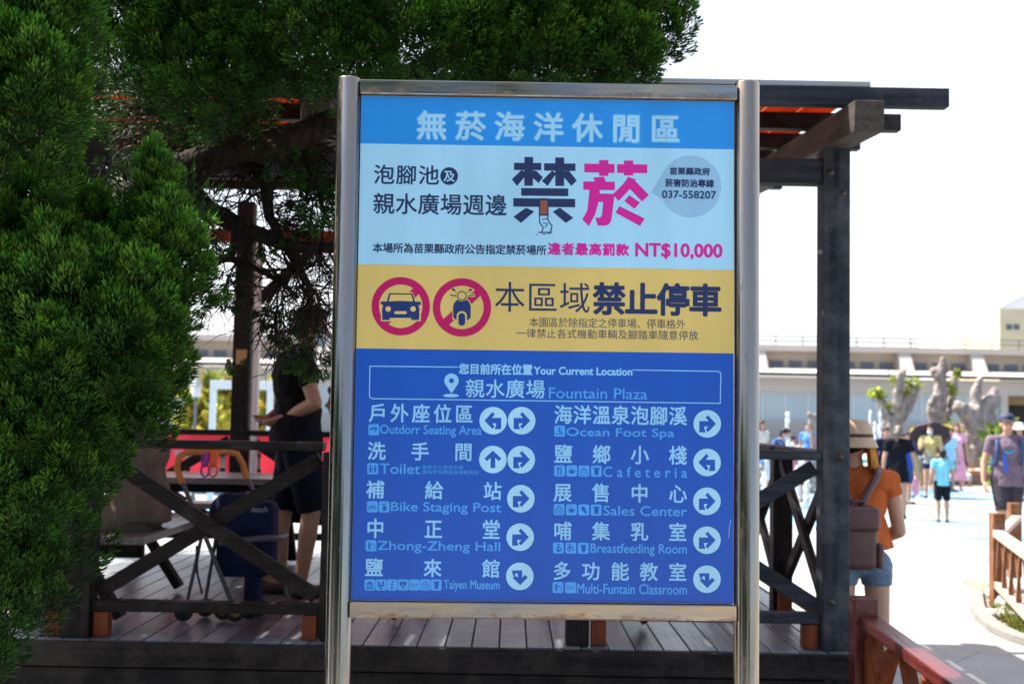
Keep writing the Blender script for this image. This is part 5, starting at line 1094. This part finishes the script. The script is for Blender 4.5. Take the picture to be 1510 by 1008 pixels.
shirt_mark([(-.085, 1.295, 0), (-.07, 1.255, 0), (-.035, 1.235, 0), (.0, 1.245, 0), (.10, 1.30, .004), (.0, 1.275, 0), (-.04, 1.268, 0)], CY, 'shirt_logo', -.158)
shirt_mark([(-.10, 1.24, 0), (-.05, 1.22, 0), (-.03, 1.1, .0), (-.035, 1.0, .0), (-.075, 1.0, .0), (-.09, 1.1, 0)], mat('shirt_print_deep_blue', (0.03, 0.1, 0.5), 0.7), 'shirt_print', -.157)
bp2 = thing('backpack', 'blue backpack worn by the man in the navy cap, its straps over his shoulders', 'backpack', mt.location, R(-8)); BB = mat('blue_strap', (0.02, 0.05, 0.14), 0.7)
for q in (-1, 1): MB().tube([(q * .13, .12, 1.30), (q * .135, .03, 1.435), (q * .14, -.08, 1.40), (q * .15, -.135, 1.28), (q * .155, -.12, 1.15), (q * .17, .02, 1.05), (q * .14, .13, 1.02)], .022, 8).build('strap', BB, bp2)
rb_((0, .22, 1.2), (.28, .16, .42), .05, m=BB, name='bag_body', par=bp2)
person('boy in light blue t-shirt and black shorts seen from behind in the plaza', (P(1390, 765, 20).x, 20, 0), R(172), 1.2, dict(hed=(0, .0, 1.56), elL=(.25, .03, 1.12), wrL=(.27, -.05, .9), elR=(-.25, .03, 1.12), wrR=(-.2, -.12, .95), haR=(-.17, -.17, .9)), SKIN, HAIR, 'short', cloth('light_blue_tshirt', (0.22, 0.56, 0.66)), .6, .84, cloth('black_shorts', (0.012, 0.012, 0.018)), .5, None, False, mat('blue_sandal', (0.03, 0.08, 0.2), 0.6), .012, eyes=False)
BW = Vector(gpos(1325, 763)); BD = cloth('black_dress', (0.01, 0.01, 0.014))
person('woman in short black dress with hair tied back, carrying a pink bag', BW, R(165), 1.56, dict(elL=(.25, .03, 1.1), wrL=(.27, -.02, .86), elR=(-.27, .02, 1.1), wrR=(-.31, -.02, .86), haR=(-.32, -.03, .78)), SKIN, HAIRG, 'tail', BD, .6, .8, None, .5, (BD, .66, .2), False, mat('black_slipper', (0.02, 0.02, 0.02), 0.6), .012, True, eyes=False)
pb = thing('carrier_bag', 'pink carrier bag held by the woman in the black dress', 'bag', BW + Vector((.30, .02, 0))); b = Blob(); b.ball((0, 0, .5), (.07, .05, .12), 12, 8); b.ball((0, 0, .6), (.045, .035, .1), 12, 8); b.solid('bag', mat('pink_plastic', (0.75, 0.3, 0.45), 0.4), pb, .012, 1); MB().tube([(-.03, 0, .66), (0, 0, .74), (.03, 0, .66)], .008, 6).build('handle', mat('pink_handle', (0.75, 0.3, 0.45), 0.4), pb)
person('boy in dark navy jacket standing beyond the woman in the black dress', gpos(1306, 738), R(10), 1.5, None, SKIN, HAIR, 'short', cloth('dark_navy_jacket', (0.012, 0.018, 0.04)), 1.7, .84, cloth('dark_trousers', (0.02, 0.02, 0.03)), .15, None, False, mat('white_shoe', (0.6, 0.6, 0.6), 0.6), .014)
person('child in bright blue shirt half hidden behind the woman in the black dress', gpos(1336, 742), R(20), 1.42, None, SKIN, HAIR, 'short', cloth('bright_blue_shirt', (0.02, 0.08, 0.4)), .6, .84, cloth('blue_shorts', (0.03, 0.08, 0.25)), .5, None, False, mat('dark_shoe2', (0.05, 0.05, 0.05), 0.6), .016)
UW = Vector(gpos(1372, 733))
person('woman in yellow blouse with long black hair and face mask under the umbrella', UW, R(-25), 1.57, dict(elR=(-.22, -.10, 1.14), wrR=(-.12, -.22, 1.28), haR=(-.10, -.24, 1.34), elL=(.25, .0, 1.1), wrL=(.2, -.16, 1.0), haL=(.15, -.22, .98)), SKIN, HAIR, 'long', cloth('yellow_blouse', (0.45, 0.37, 0.17)), .8, .9, cloth('navy_hot_shorts', (0.02, 0.025, 0.06)), .68, (cloth('grey_wrap', (0.25, 0.26, 0.3)), .80, .185), True, mat('black_sandal', (0.02, 0.02, 0.02), 0.6), .012, True)
um = thing('umbrella', 'dark purple sun umbrella with bright pink trimmed rim held over the woman in yellow', 'umbrella', (P(1364, 655, UW.y + .5).x, UW.y + .5, 0))
UC = Vector((0, 0, P(1366, 637, UW.y + .5).z)); ax = Vector((-.05, .72, .69)).normalized(); q = ax.to_track_quat('Z', 'Y').to_matrix()
pr = [(0, .0), (.105, -.012), (.21, -.055), (.30, -.125), (.355, -.22)]; n = 8; NS = 48
cm = MB(); vs = []
for r, z in pr:
    for i in range(NS): a = 2 * math.pi * i / NS; k = 1 - .10 * (r / .385) * abs(math.sin(n * a / 2)); vs.append(UC + q @ Vector((r * 1.48 * k * math.cos(a), r * 1.48 * k * math.sin(a), z)))
fs = [(jj * NS + i, jj * NS + (i + 1) % NS, (jj + 1) * NS + (i + 1) % NS, (jj + 1) * NS + i) for jj in range(len(pr) - 1) for i in range(NS)]
UMB = mat('umbrella_cloth', (0.09, 0.045, 0.06), 0.7, 0, .1, (3, 3, 3), trans=.25); o = cm.add(vs, fs, 0, True).build('canopy', UMB, um); so = o.modifiers.new('s', 'SOLIDIFY'); so.thickness = .006
MB().tube([UC + ax * .06, UC - ax * .62], .011, 8).build('shaft', RAILM, um); MB().tube([UC - ax * .62, UC - ax * .72], .018, 8).build('handle', mat('pink_grip', (0.7, 0.25, 0.4), 0.5), um)
for i in range(n): a = 2 * math.pi * i / n; MB().tube([UC + q @ Vector((r * 1.47 * math.cos(a), r * 1.47 * math.sin(a), z - .012)) for r, z in pr], .005, 6).build('rib', RAILM, um)
MB().tube([UC + q @ Vector((.48 * math.sin(k / 6 - .4), -.485 * math.cos(k / 6 - .4), -.2)) for k in range(3)], .02, 6).build('pink_strap', mat('pink_strap', (0.75, 0.25, 0.45), 0.6), um)
person('person in white and blue top with tan trousers behind the umbrella woman', gpos(1356, 722), R(30), 1.55, None, SKIN, HAIR, 'short', cloth('white_blue_top', (0.55, 0.62, 0.7)), .6, .84, cloth('tan_trousers', (0.42, 0.28, 0.15)), .12, None, False, mat('tan_shoe', (0.3, 0.2, 0.1), 0.6), .016)
person('woman in long pink dress with loose brown hair beside the thick tree', gpos(1411, 722), R(-15), 1.62, dict(elR=(-.24, -.06, 1.12), wrR=(-.15, -.2, 1.05), haR=(-.1, -.25, 1.05)), SKIN, HAIRB, 'long', cloth('pink_top', (0.75, 0.38, 0.5)), .5, .84, None, .5, (cloth('pink_dress', (0.78, 0.36, 0.5)), .25, .26), False, mat('white_sandal', (0.6, 0.6, 0.6), 0.6), .014, True)
person('person in pale blue shirt standing between the umbrella and the pink dress', gpos(1401, 724), R(25), 1.5, None, SKIN, HAIR, 'short', cloth('pale_blue_shirt', (0.35, 0.6, 0.75)), .7, .84, cloth('grey_shorts', (0.2, 0.22, 0.25)), .5, None, False, mat('dark_shoe3', (0.05, 0.05, 0.05), 0.6), .016)
SQ = {**SEAT}
person('child in dark shirt sitting on the kerb by the thick tree', (P(1419, 705, 31.6).x, 31.75, -.08), R(10), 1.25, SQ, SKIN, HAIR, 'short', cloth('dark_child_shirt', (0.03, 0.03, 0.05)), .6, .5, cloth('white_child_trousers', (0.5, 0.5, 0.5)), .3, None, False, mat('dark_shoe4', (0.05, 0.05, 0.05), 0.6), .016)
BEND = dict(pel=(0, .08, .93), abd=(0, .0, 1.05), che=(0, -.13, 1.18), shL=(.18, -.18, 1.28), shR=(-.18, -.18, 1.28), elL=(.24, -.27, 1.03), elR=(-.24, -.27, 1.03), wrL=(.18, -.42, .9), wrR=(-.18, -.42, .9), haL=(.15, -.48, .86), haR=(-.15, -.48, .86), nek=(0, -.22, 1.32), hed=(0, -.31, 1.43))
person('masked person in black and blue patterned shirt leaning forward by the fountain', (P(1135, 690, 23).x, 23, 0), R(60), 1.6, BEND, SKIN, HAIR, 'short', mat('patterned_shirt', (0.02, 0.02, 0.03), 0.8, 0, 0, (14, 14, 14), 0, (0.06, 0.2, 0.6), thr=(.45, .55)), .7, .84, cloth('pale_shorts', (0.5, 0.55, 0.6)), .5, None, True, mat('dark_shoe5', (0.05, 0.05, 0.05), 0.6), .012)
person('person in white shirt with black hair bending over beside the cobbled wall', (P(1166, 690, 26).x, 26, 0), R(-50), 1.45, BEND, SKIN, HAIR, 'short', cloth('white_shirt', (0.68, 0.66, 0.66)), .7, .84, cloth('pink_red_shorts', (0.5, 0.12, 0.2)), .5, None, False, mat('dark_shoe6', (0.05, 0.05, 0.05), 0.6), .014)
person('crouching child in grey by the cobbled wall', (P(1181, 690, 24.5).x, 24.5, 0), R(60), 1.1, BEND, SKIN, HAIR, 'short', cloth('grey_child_shirt', (0.3, 0.3, 0.34)), .7, .84, cloth('dark_child_shorts', (0.05, 0.05, 0.08)), .5, None, False, mat('dark_shoe7', (0.05, 0.05, 0.05), 0.6), .014)
person('person in white sun hat partly hidden behind the man in the navy cap', gpos(1503, 738), R(15), 1.62, None, SKIN, HAIR, 'bob', cloth('pale_shirt', (0.55, 0.58, 0.6)), .7, .84, cloth('grey_trousers', (0.2, 0.2, 0.22)), .15, None, False, mat('dark_shoe8', (0.05, 0.05, 0.05), 0.6), .016, True)
wh = [o for o in bpy.data.objects if o.get('label', '').startswith('person in white sun hat')][0]
MB().lathe([(.2, 1.52), (.15, 1.545), (.1, 1.56), (.098, 1.6), (.07, 1.65), (0, 1.66)], (0, -.01, 0), 24).build('sun_hat', mat('white_hat', (0.75, 0.77, 0.8), 0.8), wh)
for k, (px, py, lab, c) in enumerate(((1352, 731, 'dark pair of slippers left on the painted plaza near the umbrella woman', (0.02, 0.03, 0.06)), (1338, 733, 'blue slippers lying on the plaza beside the black dress', (0.05, 0.15, 0.35)))):
    x, Y = gp(px, py); t = thing('slippers', lab, 'slippers', (x, Y, 0))
    for q in (-1, 1): b = Blob(); b.limb2((q * .09, -.1, .02), (q * .1, .1, .02), .045, .035, True, True, .45, (1, 0, 0)); b.solid('slipper', mat('slipper_rubber', c, 0.6), t, .012, 1)

for px, py, Y, h, sty, tc, bc, pose, rz, lab in (
        (1122, 690, 28, 1.6, 'long', (0.6, 0.55, 0.5), (0.1, 0.12, 0.2), None, 30, 'woman in cream top with long hair standing beyond the fountain, at the steel post'),
        (1153, 690, 30, 1.35, 'short', (0.7, 0.3, 0.4), (0.5, 0.5, 0.52), BEND, 80, 'child in pink top stooping between the two bending adults at the fountain'),
        (1192, 690, 31, 1.55, 'short', (0.1, 0.25, 0.55), (0.2, 0.2, 0.22), None, -30, 'person in blue top standing behind the cobbled wall at the wooden post'),
        (1294, 700, 30, 1.2, 'short', (0.75, 0.4, 0.55), (0.6, 0.6, 0.62), BEND, 20, 'child in bright pink top bending low behind the woman in orange')):
    person(lab, (P(px, py, Y).x, Y, 0), R(rz), h, pose, SKIN, HAIR, sty, cloth('crowd_top', tc), .6, .84, cloth('crowd_bottom', bc), .5, None, False, mat('crowd_shoe', (0.1, 0.1, 0.1), 0.6), .016)

# ------------------------------------------------------------------ stroller on the deck
SP = P(335, 908, 6.45); st = thing('stroller', 'dark navy folding baby stroller with orange foam handle bar parked on the deck', 'stroller', (SP.x, 6.45, ZD))
NAV = mat('navy_canvas', (0.007, 0.011, 0.04), 0.85, 0, .35, (10, 10, 10), .5, spec=.15); ALU = mat('grey_tube', (0.055, 0.06, 0.07), 0.4); FOAM = mat('orange_foam', (0.5, 0.17, 0.035), 0.7, 0, .15, (20, 20, 20)); TYRE = mat('tyre', (0.02, 0.02, 0.02), 0.8); HUBY = mat('yellow_hub', (0.32, 0.24, 0.05), 0.5)
k = 6.45 / F_PX
def q2(px, py, y=0): return Vector(((px - 335) * k, y, (908 - py) * k))
hb = [q2(272, 712, -.12), q2(263, 690, -.12), q2(266, 674, -.11), q2(276, 667, -.1), q2(300, 667, -.06), q2(325, 667, .0), q2(340, 670, .03), q2(348, 684, .04), q2(354, 706, .05)]
MB().tube(hb, .017, 10).build('handle_grip', FOAM, st)
for n_, pts in (('frame', [q2(270, 706, -.12), q2(297, 765, -.12), q2(317, 810, -.11), q2(346, 882, -.08)]), ('frame', [q2(353, 702, .05), q2(366, 728, .06), q2(395, 810, .1), q2(415, 882, .13)])): MB().tube(pts, .012, 8).build(n_, ALU, st)
for pts in ([q2(303, 780, -.11), q2(292, 835, -.1), q2(281, 890, -.1)], [q2(314, 790, .02), q2(307, 840, .02), q2(300, 890, .02)]): MB().tube(pts, .010, 8).build('rear_leg', ALU, st)
MB().tube([q2(330, 797, -.13), q2(345, 793, -.16), q2(395, 787, -.16), q2(408, 787, -.14), q2(412, 789, -.05), q2(412, 789, .1)], .017, 8).build('bumper_bar', ALU, st)
rb_(q2(360, 789, .02), (.30, .2, .37), .045, m=NAV, name='seat_pod', par=st); b = Blob(); b.ball(q2(330, 757, .02), (.10, .13, .11), 18, 12); b.ball(q2(352, 748, .02), (.10, .115, .085), 18, 12); b.solid('canopy', NAV, st, .012, 2, (.006, 14))
rb_(q2(360, 838, .02), (.25, .2, .06), .025, m=NAV, name='seat_base', par=st); rb_(q2(373, 865, -.02), (.085, .12, .18), .03, m=NAV, name='footrest', par=st)
MB().tube([q2(296, 800, -.13), q2(299, 838, -.14), q2(307, 868, -.14)], .006, 6).build('strap', TYRE, st)
for px, py, y, m2 in ((280, 899, -.12, TYRE), (300, 899, .04, TYRE), (333, 900, -.06, HUBY), (354, 901, -.11, HUBY), (376, 900, .08, TYRE), (368, 900, -.02, TYRE)):
    w = MB(); c = q2(px, py, y); c.z = .047; w.lathe([(.026, -.014), (.046, -.012), (.0475, 0), (.046, .012), (.026, .014)], c, 20, 0, Matrix.Rotation(R(78), 3, 'X') @ Matrix.Identity(3)); wo = w.build('wheel', TYRE, st); h2 = MB(); h2.lathe([(0, -.016), (.025, -.013), (.025, .013), (0, .016)], c, 16, 0, Matrix.Rotation(R(78), 3, 'X')); h2.build('hub', m2, wo)
gl = glyph('deech'); lo = q2(370, 752, -.083); tm = MB(); tm.add([(lo.x + v[0] * .036, lo.y - .001, lo.z + v[1] * .042) for v in gl[0]], gl[1]); tm.build('canopy_lettering', mat('grey_lettering', (0.3, 0.3, 0.33), 0.7), st)
for c, px, nm in (((0.35, 0.03, 0.3), 300, 'purple'), ((0.8, 0.1, 0.02), 312, 'orange')):
    o = thing('toy_clip', nm + ' plastic toy link clipped round the stroller handle', 'toy', st.location); m = mat(nm + '_plastic', c, 0.4); b = Blob(); b.limb2(q2(px, 670, -.055), q2(px - 1, 684, -.06), .024, .02); b.solid('clip', m, o, .006, 1)
    MB().tube([q2(px + 6 * math.sin(a), 694 - 9 * math.cos(a), -.06) for a in [i * .6283 for i in range(11)]], .006, 6).build('ring', m, o)
